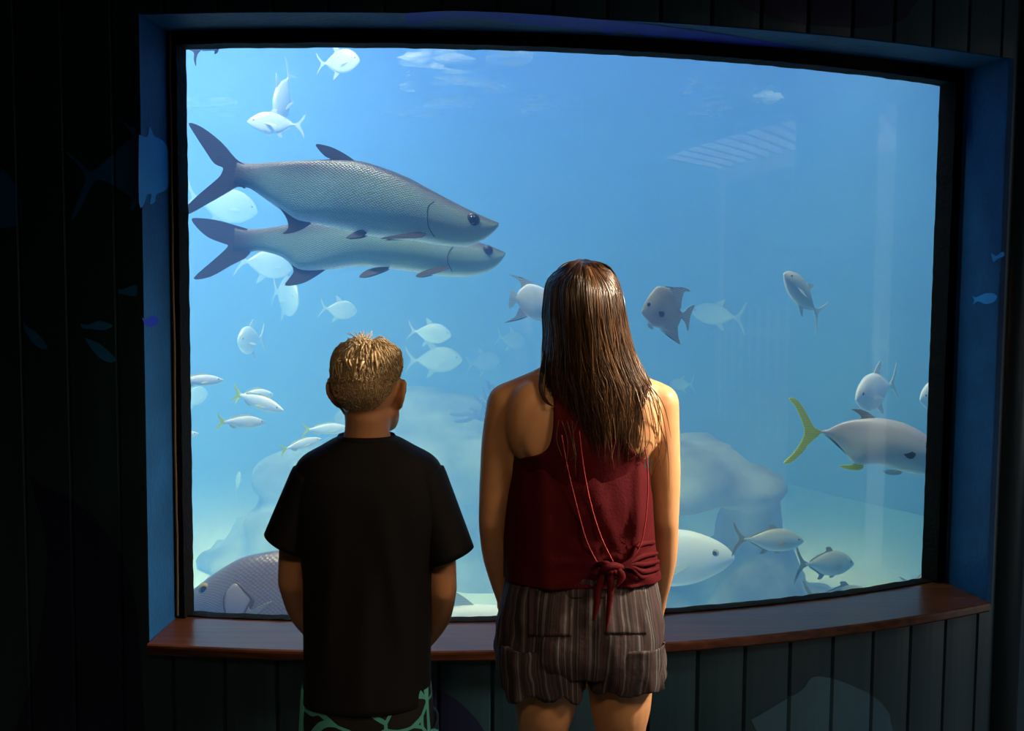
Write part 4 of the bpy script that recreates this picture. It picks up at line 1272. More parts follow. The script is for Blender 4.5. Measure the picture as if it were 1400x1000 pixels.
def wrinkle(bm, amp, sc, seed=0.0, pull=None, mask=None):
    bm.normal_update()
    for v in bm.verts:
        p = Vector((v.co.x * sc[0] + seed, v.co.y * sc[1], v.co.z * sc[2]))
        d = noise.fractal(p, 1.0, 2.0, 3)
        a = amp * (mask(v.co) if mask else 1.0)
        v.co += v.normal * d * a

def tones(me, n_per, vals): set_attr(me, 'tone', vals)

def strand(bm, pts, r, tone, acc, seg=4, flat=1.0, ref=Vector((0, 1, 0))):
    """thin tapered lock of hair"""
    n = len(pts); rows = []
    for i, p in enumerate(pts):
        t = (pts[min(i+1, n-1)] - pts[max(i-1, 0)]).normalized()
        u = ref.cross(t)
        if u.length < 1e-3: u = Vector((1, 0, 0))
        u.normalize(); v = t.cross(u)
        rr = r * (1.0 if i < n*.6 else max(.08, 1 - (i - n*.6) / (n*.4) * .92))
        rows.append([p + u*(rr*cos(2*pi*k/seg)) + v*(rr*flat*sin(2*pi*k/seg)) for k in range(seg)])
    rings(bm, rows)
    acc.extend([tone] * (seg * n))

M_SKIN_B = skin_mat('boy_skin', (.60, .30, .15))
M_SKIN_G = skin_mat('girl_skin', (.60, .315, .155))

# ================================================================= the boy
BY = 2.32
def bp(x, y, dY=0.0): return P(x, y, BY + dY)
def boy():
    root = empty('person', Vector((bp(503, 900).x, BY, 0)))
    WM = root.matrix_basis.inverted() if False else Matrix.Translation(-Vector((bp(503, 900).x, BY, 0)))
    def put(name, bm_or_me, mat, parent=root, smooth=True, label=None):
        if isinstance(bm_or_me, bmesh.types.BMesh):
            bm_or_me.transform(WM); o = from_bm(name, bm_or_me, mat, parent, smooth)
        else:
            bm_or_me.transform(WM); o = link(name, bm_or_me, mat, parent)
        if label: o['label'] = label
        return o
    # --- body: one continuous skin
    bm = bmesh.new()
    hc = bp(504, 534, .0); k = .94
    at = head_shape(bm, hc, k, yaw=-.22, ear=1.14)
    nb = bp(502, 612, .0)
    tube(bm, [tuple(hc + Vector((0, -.012, -.05))), tuple(bp(502, 585, -.008)), tuple(nb)], [(.050, .052), (.047, .050), (.056, .054)], seg=20, ref=(0, 1, 0))
    def ell(y, xl, xr, dep, dY=0):
        a, b = bp(xl, y), bp(xr, y); c = (a+b)/2; c.y += dY
        return tuple(c), ((b-a).length/2, dep)
    T = [ell(618, 470, 535, .050), ell(640, 432, 575, .066), ell(670, 421, 587, .080), ell(720, 424, 584, .088), ell(790, 430, 577, .085), ell(850, 430, 577, .086), ell(900, 424, 583, .095), ell(945, 428, 580, .092)]
    tube(bm, [t[0] for t in T], [t[1] for t in T], seg=28, ref=(0, 1, 0), res=4)
    for s, sh, up, el, fo, wr in ((-1, (425, 658), (406, 715), (399, 796), (412, 838), (436, 872)), (1, (582, 658), (599, 722), (606, 806), (598, 846), (574, 884))):
        S, U, E, F, W = bp(*sh, .0), bp(*up, .005), bp(*el, .01), bp(*fo, .08), bp(*wr, .155)
        tube(bm, [tuple(S), tuple(U), tuple(E)], [.034, .034, .030], seg=16, ref=(0, 1, 0))
        tube(bm, [tuple(E), tuple(F), tuple(W)], [.030, .028, .021], seg=16, ref=(0, 1, 0))
        hand(bm, W + (W - F).normalized()*.012, (-s*.9, .32, -.25 if s < 0 else -.12), (0, -1, -.15), s if s > 0 else s, .82, .42)
    for s, x in ((-1, 462), (1, 545)):
        h = bp(x, 935)
        kn = Vector((h.x + s*.006, BY + .01, .40)); an = Vector((h.x + s*.012, BY - .01, .075))
        tube(bm, [tuple(h), tuple((h+kn)/2), tuple(kn), tuple(kn.lerp(an, .35) + Vector((0, -.012, 0))), tuple(an)], [.072, .062, .046, .044, .030], seg=18, ref=(0, 1, 0))
        tube(bm, [tuple(an + Vector((0, -.03, -.035))), tuple(an + Vector((0, .04, -.045))), tuple(an + Vector((s*.006, .115, -.055)))], [(.028, .032), (.034, .028), (.036, .016)], seg=14, ref=(0, 0, 1))
    me = remeshed(bm, .0048, 3)
    put('body', me, M_SKIN_B)
    eyes_of(at, k, root)
    for o in root.children:
        if o.name.startswith('eye'):
            o.location = WM.translation
    # --- hair: short blond crop, longer on top
    hm = hair_mat('blond_hair', (.28, .19, .095), (.54, .40, .23), (.72, .60, .40), .5, .2)
    bm = bmesh.new(); acc = []; rng = random.Random(21)
    cap_c = at(0, -.010, .022); rx, ry, rz = .0755*k, .0935*k, .0880*k
    R = Matrix.Rotation(-.22, 3, 'Z')
    def onskull(th, ph, g=1.0):
        c_ = max(0, cos(ph))**(.70 if ph > 0 else 1.25)
        return cap_c + R @ Vector((rx*g*c_*sin(th), -ry*g*c_*cos(th), rz*g*sin(ph)))
    def hairline(th):                       # lowest latitude that carries hair at this azimuth (0 = back of head)
        a = abs(th)
        return -.78 + .0*a if a < .7 else (-.78 + (a - .7) * 1.05 if a < 1.5 else min(.45, .06 + (a - 1.5) * .5))
    # scalp cap
    rows = []
    nt_ = 48
    for j in range(15):
        row = []
        for i in range(nt_):
            th = -pi + 2*pi*i/nt_
            lo = hairline(th); ph = lo + (pi/2 - .02 - lo) * j/14
            row.append(onskull(th, ph, 1.0 + .015*min(1, j/3)))
        rows.append(row)
    rings(bm, rows, cap0=False); acc += [.38] * (nt_*15)
    crown = Vector((0, .15, .98)).normalized()
    cnt = 0
    while cnt < 7000:
        th = rng.uniform(-pi, pi); sp = rng.uniform(-.75, 1); ph = math.asin(sp)
        lo = hairline(th)
        if ph < lo + .02: continue
        cnt += 1
        p = onskull(th, ph, 1.0)
        n = (p - cap_c); n = Vector((n.x/rx**2, n.y/ry**2, n.z/rz**2)).normalized()
        down = Vector((0, 0, -1)); t = down - n * down.dot(n)
        rad = n - crown * n.dot(crown)                      # away from the whorl
        flow = (rad - n * rad.dot(n))
        flow = (flow.normalized() if flow.length > .05 else Vector((rng.uniform(-1,1), rng.uniform(-1,1), 0)))
        top = max(0, min(1, (ph - .10) / .9))
        ln = (.0085 + .003*rng.random()) * (1 - top) + (.020 + .010*rng.random()) * top
        fade = min(1, (ph - lo) / .35)
        ln *= .35 + .65*fade
        lift = .30 * (1 - top) + (.42 + .25*rng.random()) * top
        d = (flow * (1 - lift*.6) + n * lift + Vector((rng.gauss(0, .16), rng.gauss(0, .16), rng.gauss(0, .10)))).normalized()
        pts = [p, p + d*ln*.4, p + (d*.9 + flow*.25 - Vector((0,0,.12))).normalized()*ln*.75, p + (d*.7 + flow*.5 - Vector((0,0,.25))).normalized()*ln]
        tn = min(1, max(0, rng.gauss(.52 + .16*top, .20))) * (.75 + .25*fade)
        strand(bm, pts, .0009 if ln < .02 else .0012, tn, acc, 3, ref=n)
    # wet clumps hanging over the back of the head
    for i in range(26):
        x0 = rng.uniform(-.9, .9)
        p0 = onskull(x0, rng.uniform(.55, 1.1), 1.03); p3 = onskull(x0 + rng.uniform(-.22, .22), rng.uniform(.0, .45), 1.075)
        m1 = p0.lerp(p3, .4) + (p0.lerp(p3, .4) - cap_c).normalized()*.012
        pts = [Vector(q) for q in cr([tuple(p0), tuple(m1), tuple(p3)], 4)]
        strand(bm, pts, rng.uniform(.0018, .0032), min(1, max(.1, rng.gauss(.55, .12))), acc, 5, ref=(p0 - cap_c).normalized())
    # cowlick standing up at the crown
    for i in range(45):
        a = rng.gauss(0, .40); p0 = onskull(a*.5 + .1, 1.25 + rng.gauss(0, .16), 1.0)
        tip = p0 + Vector((rng.gauss(-.004, .010), rng.gauss(-.006, .008), rng.uniform(.012, .026)))
        strand(bm, [p0, p0.lerp(tip, .5) + Vector((rng.gauss(0,.002), 0, .002)), tip], .0011, rng.uniform(.4, .9), acc, 3)
    me_o = put('hair', bm, hm); set_attr(me_o.data, 'tone', acc)
    # --- t-shirt
    ms = simple('black_cotton', (.0045, .0045, .0065), .75, .3, bump=.05, bscale=320)
    bm = bmesh.new()
    loft_px(bm, [(464, 538, 597, .056, .052), (455, 548, 600, .060, .054), (436, 568, 611, .066, .060), (415, 590, 623, .074, .068), (405, 602, 637, .082, .076), (401, 606, 660, .094, .090),
                 (401, 604, 700, .102, .104), (410, 594, 745, .104, .108), (416, 588, 790, .103, .110), (417, 587, 850, .104, .112), (417, 587, 905, .108, .114), (416, 588, 951, .112, .116)], BY, 64, 5, pw=.80)
    bm.normal_update()
    wrinkle(bm, .006, (8, 8, 1.6), 3.1, mask=lambda c: min(1, max(.12, (bp(503, 640).z - c.z) / .12)))
    # long soft folds falling from the right shoulder blade
    for v in bm.verts:
        for (xa, ya, xb, yb, w, h) in ((530, 680, 560, 880, .014, .010), (512, 760, 506, 940, .016, .008), (468, 700, 452, 900, .016, .007)):
            A, B = bp(xa, ya), bp(xb, yb)
            t = (A.z - v.co.z) / (A.z - B.z)
            if -.1 < t < 1.15 and v.co.y < BY:
                xx = A.x + (B.x - A.x) * t
                v.co.y -= h * math.exp(-((v.co.x - xx) / w)**2) * max(0, sin(pi * min(1, max(0, (t + .1) / 1.25))))
    for s, a, b2, hem in ((-1, (428, 649), (391, 743), ((362, 728), (421, 759))), (1, (580, 649), (616, 760), ((648, 748), (584, 773)))):
        h0, h1 = bp(*hem[0]), bp(*hem[1]); hcn = (h0 + h1)/2; hd = (h0 - h1); hr = hd.length/2; hd.normalize()
        A = bp(*a); rs = []
        for j in range(-4, 15):
            t = max(0, j/14)
            c = A.lerp(hcn, t) - Vector((s*.011, 0, -.003)) * max(0, -j)
            shr = sqrt(max(.06, 1 - (max(0, 1 - j) / 5.2)**2))
            ax0 = Vector((s*.92, 0, .38)).normalized()                   # across at the shoulder seam
            dd = ax0.lerp(hd, t**.8).normalized()
            r1 = (.046 + (hr - .046)*t) * shr; r2 = (.066 - .004*t) * shr
            rs.append([c + dd*(r1*cos(2*pi*q/32)) + Vector((0, 1, 0))*(r2*sin(2*pi*q/32)) for q in range(32)])
        ax = (hcn - A).normalized()
        rs.append([p + (hcn - p).normalized()*.005 - ax*.001 for p in rs[-1]])
        rs.append([p + (hcn - p).normalized()*.008 - ax*.03 for p in rs[-1]])
        rings(bm, rs, cap0=True, cap1=False)
    put('t_shirt', bm, ms)
    # collar band
    bm = bmesh.new()
    r = ringpx(461, 541, 598.5, BY, .060, .056, 48, .85)
    rings(bm, [[p + Vector((0, 0, -.006)) for p in r], [p*1.0 + (p - bp(501, 598)).normalized()*.002 for p in r], [p + Vector((0, 0, .007)) + (bp(501, 598) - p).normalized()*.003 for p in r], [p + (bp(501, 598) - p).normalized()*.007 for p in r]], cap0=False, cap1=False)
    put('collar', bm, ms)
    # --- swim trunks with a mint and black print
    m, nt, out = new_mat('trunks_print'); L = nt.links.new
    tc = N(nt, 'ShaderNodeTexCoord'); mp = N(nt, 'ShaderNodeMapping'); mp.inputs['Scale'].default_value = (10, 6, 16)
    nz = N(nt, 'ShaderNodeTexNoise', Scale=5.0, Detail=2.0)
    vm = N(nt, 'ShaderNodeVectorMath', operation='MULTIPLY_ADD'); vm.inputs[1].default_value = (.9, .9, .9)
    vo = N(nt, 'ShaderNodeTexVoronoi', Scale=1.0); vo.feature = 'DISTANCE_TO_EDGE'
    L(tc.outputs['Object'], mp.inputs[0]); L(tc.outputs['Object'], nz.inputs['Vector']); L(nz.outputs['Color'], vm.inputs[0]); L(mp.outputs[0], vm.inputs[2]); L(vm.outputs[0], vo.inputs['Vector'])
    lt = N(nt, 'ShaderNodeMath', operation='LESS_THAN'); lt.inputs[1].default_value = .045; L(vo.outputs['Distance'], lt.inputs[0])
    mx = N(nt, 'ShaderNodeMix', data_type='RGBA'); mx.inputs['A'].default_value = (.006, .008, .010, 1); mx.inputs['B'].default_value = (.09, .47, .44, 1)
    b = N(nt, 'ShaderNodeBsdfPrincipled'); b.inputs['Roughness'].default_value = .7
    L(lt.outputs[0], mx.inputs['Factor']); L(mx.outputs['Result'], b.inputs['Base Color']); L(b.outputs[0], out.inputs['Surface'])
    bm = bmesh.new()
    loft_px(bm, [(424, 583, 905, .098, .1), (416, 590, 935, .104, .108), (413, 593, 970, .108, .11), (411, 596, 1010, .108, .11)], BY, 56, 4)
    for s, xl, xr in ((-1, 409, 505), (1, 501, 600)):
        loft_px(bm, [(xl + 3, xr, 985, .098, .1), (xl, xr, 1040, .098, .1), (xl - 4, xr + 2, 1110, .095, .097), (xl - 7, xr + 3, 1180, .092, .094)], BY, 40, 3)
    wrinkle(bm, .005, (14, 14, 5), 8.0)
    tr = put('swim_trunks', bm, m)
    for s, xs in ((-1, ((411, 428), (408, 426))), (1, ((580, 594), (586, 603)))):
        bm = bmesh.new(); rs = []
        for j in range(9):
            t = j/8; y = 932 + 250*t
            x0 = (419 if s < 0 else 585) + (-14 if s < 0 else 16)*t
            c = bp(x0, y); w = .002
            rs.append([c + Vector((s*w, -.052, 0)), c + Vector((s*(w + .005), .0, 0)), c + Vector((s*w, .052, 0)), c + Vector((-s*.020, .05, 0)), c + Vector((-s*.020, -.05, 0))])
        rings(bm, rs)
        put('side_panel', bm, simple('mint_cloth', (.09, .47, .44), .7), tr, label='plain mint green side stripe')
    tag(root, 'boy with short blond hair in black t-shirt and mint green patterned swim trunks', 'person')
    return root
boy()

# ================================================================= the girl
GY = 2.30
def gp(x, y, dY=0.0): return P(x, y, GY + dY)
def girl():
    org = Vector((gp(796, 900).x, GY, 0))
    root = empty('person', org)
    WM = Matrix.Translation(-org)
    def put(name, b_, mat, parent=root, smooth=True, label=None):
        b_.transform(WM)
        o = from_bm(name, b_, mat, parent, smooth) if isinstance(b_, bmesh.types.BMesh) else link(name, b_, mat, parent)
        if label: o['label'] = label
        return o
    bm = bmesh.new()
    hc = gp(799, 432, .0); k = 1.0
    at = head_shape(bm, hc, k, yaw=.03, ear=.5)
    tube(bm, [tuple(hc + Vector((0, -.015, -.05))), tuple(gp(798, 500, -.012)), tuple(gp(797, 535, -.01))], [(.052, .054), (.050, .052), (.064, .056)], seg=20, ref=(0, 1, 0))
    def ell(y, xl, xr, dep, dY=0):
        a, b = gp(xl, y), gp(xr, y); c = (a+b)/2; c.y += dY
        return tuple(c), ((b-a).length/2, dep)
    T = [ell(522, 757, 838, .050, -.005), ell(540, 722, 872, .062, -.008), ell(565, 702, 892, .078, -.010), ell(610, 699, 890, .094, -.006), ell(660, 704, 884, .094, .004), ell(715, 712, 876, .085, .004),
         ell(770, 708, 880, .086, .002), ell(830, 696, 891, .096, -.004), ell(868, 696, 893, .094, -.004), ell(884, 720, 870, .060, -.002)]
    tube(bm, [t[0] for t in T], [t[1] for t in T], seg=32, ref=(0, 1, 0), res=4)
    # trapezius slopes and shoulder blades
    for s in (-1, 1):
        ellipsoid(bm, gp(797 + s*72, 578, -.040), (.052, .044, .085), None, 20, 14)
        tube(bm, [tuple(gp(798 + s*18, 502, -.01)), tuple(gp(797 + s*62, 528, -.008)), tuple(gp(797 + s*100, 545, 0))], [.030, .034, .036], seg=14, ref=(0, 1, 0))
        ellipsoid(bm, gp(797 + s*54, 592, -.076), (.046, .014, .066), None, 18, 12)
    for s, sh, u1, u2, el, f1, wr, hd in (
            (-1, (692, 551), (683, 600), (678, 655), (673, 712), (678, 762), (694, 826), (.55, .55, -.55)),
            (1, (902, 551), (905, 600), (908, 655), (909, 712), (907, 765), (898, 822), (-.25, .35, -.9))):
        S, U1, U2, E, F, W = gp(*sh, 0), gp(*u1, .002), gp(*u2, .004), gp(*el, .006), gp(*f1, .05), gp(*wr, .125)
        tube(bm, [tuple(S), tuple(U1), tuple(U2), tuple(E)], [.041, .038, .035, .030], seg=18, ref=(0, 1, 0))
        tube(bm, [tuple(E), tuple(F), tuple(W)], [.030, .029, .022], seg=16, ref=(0, 1, 0))
        hand(bm, W + (W - F).normalized()*.012, hd, (-s*.5, -.6, -.2), s, .92, .40)
    for s, x in ((-1, 746), (1, 848)):
        h = gp(x, 900); t1 = gp(x, 960)
        kn = Vector((h.x + s*.004, GY + .012, .43)); an = Vector((h.x + s*.004, GY - .012, .08))
        tube(bm, [tuple(h), tuple(t1), tuple(kn + Vector((0, 0, .08))), tuple(kn), tuple(kn.lerp(an, .33) + Vector((0, -.02, 0))), tuple(an)], [(.071, .077), (.067, .071), (.054, .056), .050, .050, .032], seg=20, ref=(0, 1, 0))
        tube(bm, [tuple(an + Vector((0, -.03, -.038))), tuple(an + Vector((0, .045, -.048))), tuple(an + Vector((s*.006, .125, -.058)))], [(.030, .034), (.036, .030), (.038, .018)], seg=14, ref=(0, 0, 1))
    me = remeshed(bm, .0048, 9)
    body = put('body', me, M_SKIN_G)
    tree = BVHTree.FromPolygons([v.co - WM.translation for v in me.vertices], [tuple(p.vertices) for p in me.polygons])
    eyes_of(at, k, root)
    for o in root.children:
        if o.name.startswith('eye'): o.location = WM.translation
    def back(x, y, off):
        d = (M3 @ Vector(((x - 700) / FPX, -(y - 500) / FPX, -1))).normalized()
        h, n, i, dist = tree.ray_cast(CAM, d)
        if h is None or h.y > GY + .03: return gp(x, y, -.06) - d * off
        return h - d * off
    # --- hair: long wet brown hair down the back
    Lt = sorted([(357, 787), (362, 768), (372, 756), (385, 748), (400, 745), (430, 742), (460, 744), (490, 742), (520, 741), (545, 744), (570, 752), (600, 764), (640, 770)])
    Rt = sorted([(357, 806), (362, 826), (372, 838), (385, 845), (400, 849), (420, 853), (450, 858), (480, 866), (505, 878), (525, 890), (545, 893), (580, 890), (610, 886), (660, 890)])
    Dp = [(357, .012), (361, .045), (368, .070), (380, .092), (400, .108), (430, .116), (470, .116), (510, .116), (540, .118), (580, .120), (640, .120)]
    hm = hair_mat('brown_hair', (.014, .0075, .0045), (.045, .022, .010), (.20, .10, .042), .30, .55)
    bm = bmesh.new(); acc = []; rng = random.Random(8)
    def env(y, th, rho):
        l, r, dp = interp(Lt, y), interp(Rt, y), interp(Dp, y)
        xc, hw = (l + r)/2, (r - l)/2
        q = gp(xc + hw * rho * sin(th), y, 0)
        q.y = GY + .004 - dp * rho * cos(th) if abs(th) < pi/2 else GY + .004 - .085 * rho * cos(th)
        return q
    # inner mass
    rows = []
    for j in range(40):
        y = 358.5 + (582 - 358.5) * j/39
        row = []
        for i in range(40):
            th = -1.75 + 3.5*i/39
            jag = (4 + 14*noise.noise(Vector((i*.9, 3, 1)))) * max(0, (j - 30)/9)
            row.append(env(y + jag, th, .93))
        rows.append(row)
    V = [[bm.verts.new(p) for p in r] for r in rows]
    inn = [[bm.verts.new(p + Vector((0, .025, 0)) + (gp(799, 0 + 450) - p).normalized()*.0) for p in r] for r in rows]
    for a in range(39):
        for i in range(39):
            bm.faces.new((V[a][i], V[a][i+1], V[a+1][i+1], V[a+1][i])); bm.faces.new((inn[a][i], inn[a+1][i], inn[a+1][i+1], inn[a][i+1]))
    for i in range(39): bm.faces.new((V[39][i], V[39][i+1], inn[39][i+1], inn[39][i])); bm.faces.new((V[0][i+1], V[0][i], inn[0][i], inn[0][i+1]))
    for a in range(39): bm.faces.new((V[a][0], V[a+1][0], inn[a+1][0], inn[a][0])); bm.faces.new((V[a+1][39], V[a][39], inn[a][39], inn[a+1][39]))
    acc += [.22] * (40*40*2)
    # scalp on the crown and forward to the forehead
    sc_c = at(0, -.008, .021)
    rows = []
    for j in range(12):
        row = []
        for i in range(48):
            th = -pi + 2*pi*i/48; a = abs(th)
            lo = -.9 if a < 1.6 else min(.52, -.9 + (a - 1.6) * 2.2)
            ph = lo + (pi/2 - .03 - lo) * j/11
            row.append(sc_c + Vector((.0765*cos(ph)*sin(th), -.0945*cos(ph)*cos(th), .0885*sin(ph))))
        rows.append(row)
    rings(bm, rows, cap0=False); acc += [.25] * (48*12)
    for c in range(150):                         # combed back and down to both sides from the forehead
        th = rng.choice((-1, 1)) * rng.uniform(1.5, 3.1); a = abs(th); sg = 1 if th > 0 else -1
        p0 = sc_c + Vector((.078*cos(.62)*sin(th)*.9, -.096*cos(.62)*cos(th), .090*sin(.62) + .004))
        p1 = sc_c + Vector((sg*.078, .020 - rng.uniform(0, .05), .010)); p2 = sc_c + Vector((sg*.080, -.03, -.085)); p3 = sc_c + Vector((sg*.085, -.045 + rng.uniform(-.02, .03), -.20))
        top_ = sc_c + Vector((sg*.004, .02 + .055*(a/3.1), .094))
        q = cr([tuple(top_), tuple(top_.lerp(p1, .5) + Vector((sg*.012, .012*(a - 1.5), .026))), tuple(p1), tuple(p2), tuple(p3)], 5)
        strand(bm, [Vector(v) for v in q], rng.uniform(.0018, .0040), min(1, max(0, rng.gauss(.35, .15))), acc, 5, flat=.6, ref=Vector((sg, 0, 0)))
    # locks
    def lock(th0, rho, y1, r, tone, seed, amp=1.0, spread=.0):
        pts = []; n = 22
        y0 = 357.2 + abs(rng.gauss(0, .5))
        for i in range(n):
            t = i/(n-1); y = y0 + (y1 - y0) * (t**1.25)
            w = noise.noise(Vector((seed, t*2.6, 1.3))) * .30 * t + noise.noise(Vector((seed*1.7, t*7, 4.3))) * .09 * t
            th = th0 * min(1, .35 + t*3.0) + w * amp + spread * t*t
            pp = env(y, max(-1.8, min(1.8, th)), rho + .03*noise.noise(Vector((seed, t*4, 9.1)))*t)
            pts.append(pp)
        strand(bm, pts, r, tone, acc, 5, flat=.55, ref=Vector((sin(th0), -cos(th0), 0)))
    for c in range(210):                         # wet clumps
        th0 = rng.uniform(-1.7, 1.7); s0 = rng.uniform(0, 100)
        yend = rng.gauss(588, 12) + (8 if th0 > .3 else -6)
        tone = min(1, max(0, rng.gauss(.40, .20) + .10 * sin(th0)))
        lock(th0, rng.uniform(.95, 1.0), yend, rng.uniform(.0028, .0055), tone, s0)
        for q in range(3):                       # fine hairs riding on the clump
            lock(th0 + rng.gauss(0, .05), rng.uniform(.99, 1.035), yend + rng.gauss(2, 10), rng.uniform(.0006, .0013), min(1, max(0, tone + rng.gauss(.12, .16))), s0 + rng.gauss(0, .12))
    for c in range(70):                          # tapering ends of uneven length
        th0 = rng.uniform(-1.3, 1.5)
        lock(th0, rng.uniform(.97, 1.02), rng.uniform(590, 632), rng.uniform(.0012, .0026), min(1, max(0, rng.gauss(.55, .2))), rng.uniform(0, 100), 1.2)
    # the curl at the left neck and the wisps on the right shoulder and arm
    def free(px, r, tone, off=.012, seg=5, res=6):
        q = []
        for x, y, o in px: q.append(tuple(back(x, y, off + o)))
        strand(bm, [Vector(p) for p in cr(q, res)], r, tone, acc, seg)
    for j in range(7):
        e = rng.gauss(0, 1.6)
        free([(744 + e*.4, 480, .03), (740 + e, 505, .012), (738 + e, 528, .006), (743 + e, 545, .004), (752 + e*.6, 554, .004), (762, 556, .006)], .0022, .25 + rng.random()*.2)
    for x0, y0, x1, y1, x2, y2 in ((876, 512, 900, 575, 909, 662), (882, 520, 908, 580, 905, 640), (884, 520, 904, 600, 880, 668), (870, 520, 888, 600, 872, 655), (889, 530, 912, 590, 915, 672), (878, 520, 890, 560, 896, 630),
                                   (868, 530, 880, 590, 886, 640), (886, 525, 910, 560, 918, 600), (872, 525, 893, 585, 899, 655), (880, 515, 899, 548, 912, 618)):
        mx = (x1 + rng.gauss(0, 2), y1)
        free([(x0, y0, .02), ((x0+x1)/2 + 3, (y0+y1)/2, .01), (mx[0], mx[1], .004), ((x1+x2)/2 + rng.uniform(-5, 6), (y1+y2)/2, .003), (x2, y2, .004)], rng.uniform(.0007, .0013), rng.uniform(.7, 1))
    for x0, x2, y2 in ((768, 772, 648), (775, 788, 655), (782, 776, 632), (764, 767, 622), (880, 870, 640), (866, 862, 628), (790, 786, 640)):
        free([(x0, 575, .012), ((x0+x2)/2 + rng.uniform(-6, 6), 600, .010), ((x0+x2)/2 + rng.uniform(-6, 8), 622, .010), (x2, y2, .010)], .0009, rng.uniform(.45, .85))
    h = put('hair', bm, hm); set_attr(h.data, 'tone', acc)
    # --- clothes
    mr = simple('maroon_jersey', (.060, .0018, .005), .8, .12, bump=.12, bscale=240)
    bm = bmesh.new()
    loft_px(bm, [(702, 887, 624, .092, .096), (700, 889, 648, .100, .108), (694, 892, 680, .108, .116), (690, 895, 720, .110, .118), (689, 900, 760, .112, .120), (689, 904, 786, .114, .120)], GY, 72, 8, lip=.004, lip_top=False, pw=.82)
    kn = gp(832, 779, -.12)
    for v in bm.verts:                            # cloth pulled into the knot
        d = (v.co - kn); 
        if v.co.y < GY and v.co.x > gp(720, 700).x:
            a = atan2(d.z, d.x); rr = d.length
            f = math.exp(-(rr / .13)**2)
            v.co.y -= .005 * sin(a * 15) * f * min(1, rr/.02) * (1 if d.x > 0 else .35)
            if d.z < .02 and abs(d.x) < .09: v.co.z += .002 * f
        # the loose folds hanging from the neckline
        if v.co.y < GY:
            for (xa, ya, xb, yb, w, hh) in ((770, 600, 815, 770, .007, .007), (800, 620, 850, 765, .008, .007), (870, 600, 862, 760, .008, .008), (740, 640, 745, 780, .012, .006)):
                A, B = gp(xa, ya), gp(xb, yb); t = (A.z - v.co.z) / (A.z - B.z)
                if -.05 < t < 1.1:
                    xx = A.x + (B.x - A.x) * max(0, t)**1.2
                    v.co.y -= hh * math.exp(-((v.co.x - xx) / w)**2)
    wrinkle(bm, .0045, (10, 10, 5), 5.5)
    top = put('tank_top', bm, mr)
    # racer back panel and straps laid on the back
    rows = []
    for y, l, r in cr([(668, 712, 880), (640, 706, 884), (629, 712, 882), (622, 738, 874), (612, 750, 862), (595, 755, 850), (570, 757, 842), (545, 757, 838), (525, 755, 838), (508, 756, 838)], 4):
        rows.append([back(l + (r - l) * i/20, y, .010) for i in range(21)])
    bm = bmesh.new()
    F = [[bm.verts.new(p) for p in rw] for rw in rows]; K = [[bm.verts.new(p + Vector((0, .008, 0))) for p in rw] for rw in rows]
    for a in range(len(rows)-1):
        for i in range(20):
            bm.faces.new((F[a][i], F[a][i+1], F[a+1][i+1], F[a+1][i])); bm.faces.new((K[a][i], K[a+1][i], K[a+1][i+1], K[a][i+1]))
        bm.faces.new((F[a][0], F[a+1][0], K[a+1][0], K[a][0])); bm.faces.new((F[a+1][20], F[a][20], K[a][20], K[a+1][20]))
    for i in range(20): bm.faces.new((F[0][i+1], F[0][i], K[0][i], K[0][i+1])); bm.faces.new((F[-1][i], F[-1][i+1], K[-1][i+1], K[-1][i]))
    put('racer_back', bm, mr, top)
    # front of the top with two narrow straps up to the neck
    def fore(x, z, off):
        h, n, i, dist = tree.ray_cast(Vector((x, GY + 1.0, z)), Vector((0, -1, 0)))
        if h is None or h.y < GY - .02: return Vector((x, GY + .02, z))
        return h + Vector((0, off, 0))
    xc = gp(796, 600).x; z0 = gp(796, 655).z; bm = bmesh.new(); z9 = gp(796, 520).z
    def sheet(rows):
        F = [[bm.verts.new(p) for p in rw] for rw in rows]; K = [[bm.verts.new(p - Vector((0, .008, 0))) for p in rw] for rw in rows]
        m_ = len(rows[0]) - 1
        for a in range(len(rows) - 1):
            for i in range(m_):
                bm.faces.new((F[a][i], F[a+1][i], F[a+1][i+1], F[a][i+1])); bm.faces.new((K[a][i], K[a][i+1], K[a+1][i+1], K[a+1][i]))
            bm.faces.new((F[a][0], K[a][0], K[a+1][0], F[a+1][0])); bm.faces.new((F[a][m_], F[a+1][m_], K[a+1][m_], K[a][m_]))
        for i in range(m_): bm.faces.new((F[0][i], F[0][i+1], K[0][i+1], K[0][i])); bm.faces.new((F[-1][i+1], F[-1][i], K[-1][i], K[-1][i+1]))
    sheet([[fore(xc + w*(i/10 - 1), z0 + (z9 - z0)*t, .010) for i in range(21)] for t, w in ((0, .118), (.15, .112), (.3, .100), (.45, .088), (.55, .080))])
    for s in (-1, 1):
        sheet([[fore(xc + s*(c_ + w*(i/4 - .5)), z0 + (z9 - z0)*t, .010) for i in range(5)] for t, c_, w in ((.5, .062, .034), (.7, .060, .030), (.85, .058, .028), (.97, .056, .026), (1.06, .052, .026))])
    put('front_panel', bm, mr, top)
    # piping along the open edges of the drape
    bm = bmesh.new()
    for pts in (((768, 596), (776, 640), (788, 690), (802, 740), (818, 772)), ((792, 590), (798, 640), (808, 690), (822, 735), (838, 768)), ((882, 612), (886, 650), (884, 700), (876, 745), (858, 772))):
        q = [tuple(gp(x, y, -.116 + .02*abs((x - 797)/95)**2.5)) for x, y in pts]
        tube(bm, q, [.0013]*len(q), seg=6, ref=(0, 1, 0), res=4)
    put('piping', bm, simple('red_piping', (.30, .02, .03), .6), top, label='thin brighter red edging')
    # knot and its two tails
    bm = bmesh.new()
    ellipsoid(bm, kn + Vector((0, -.008, 0)), (.013, .011, .010), None, 18, 12)
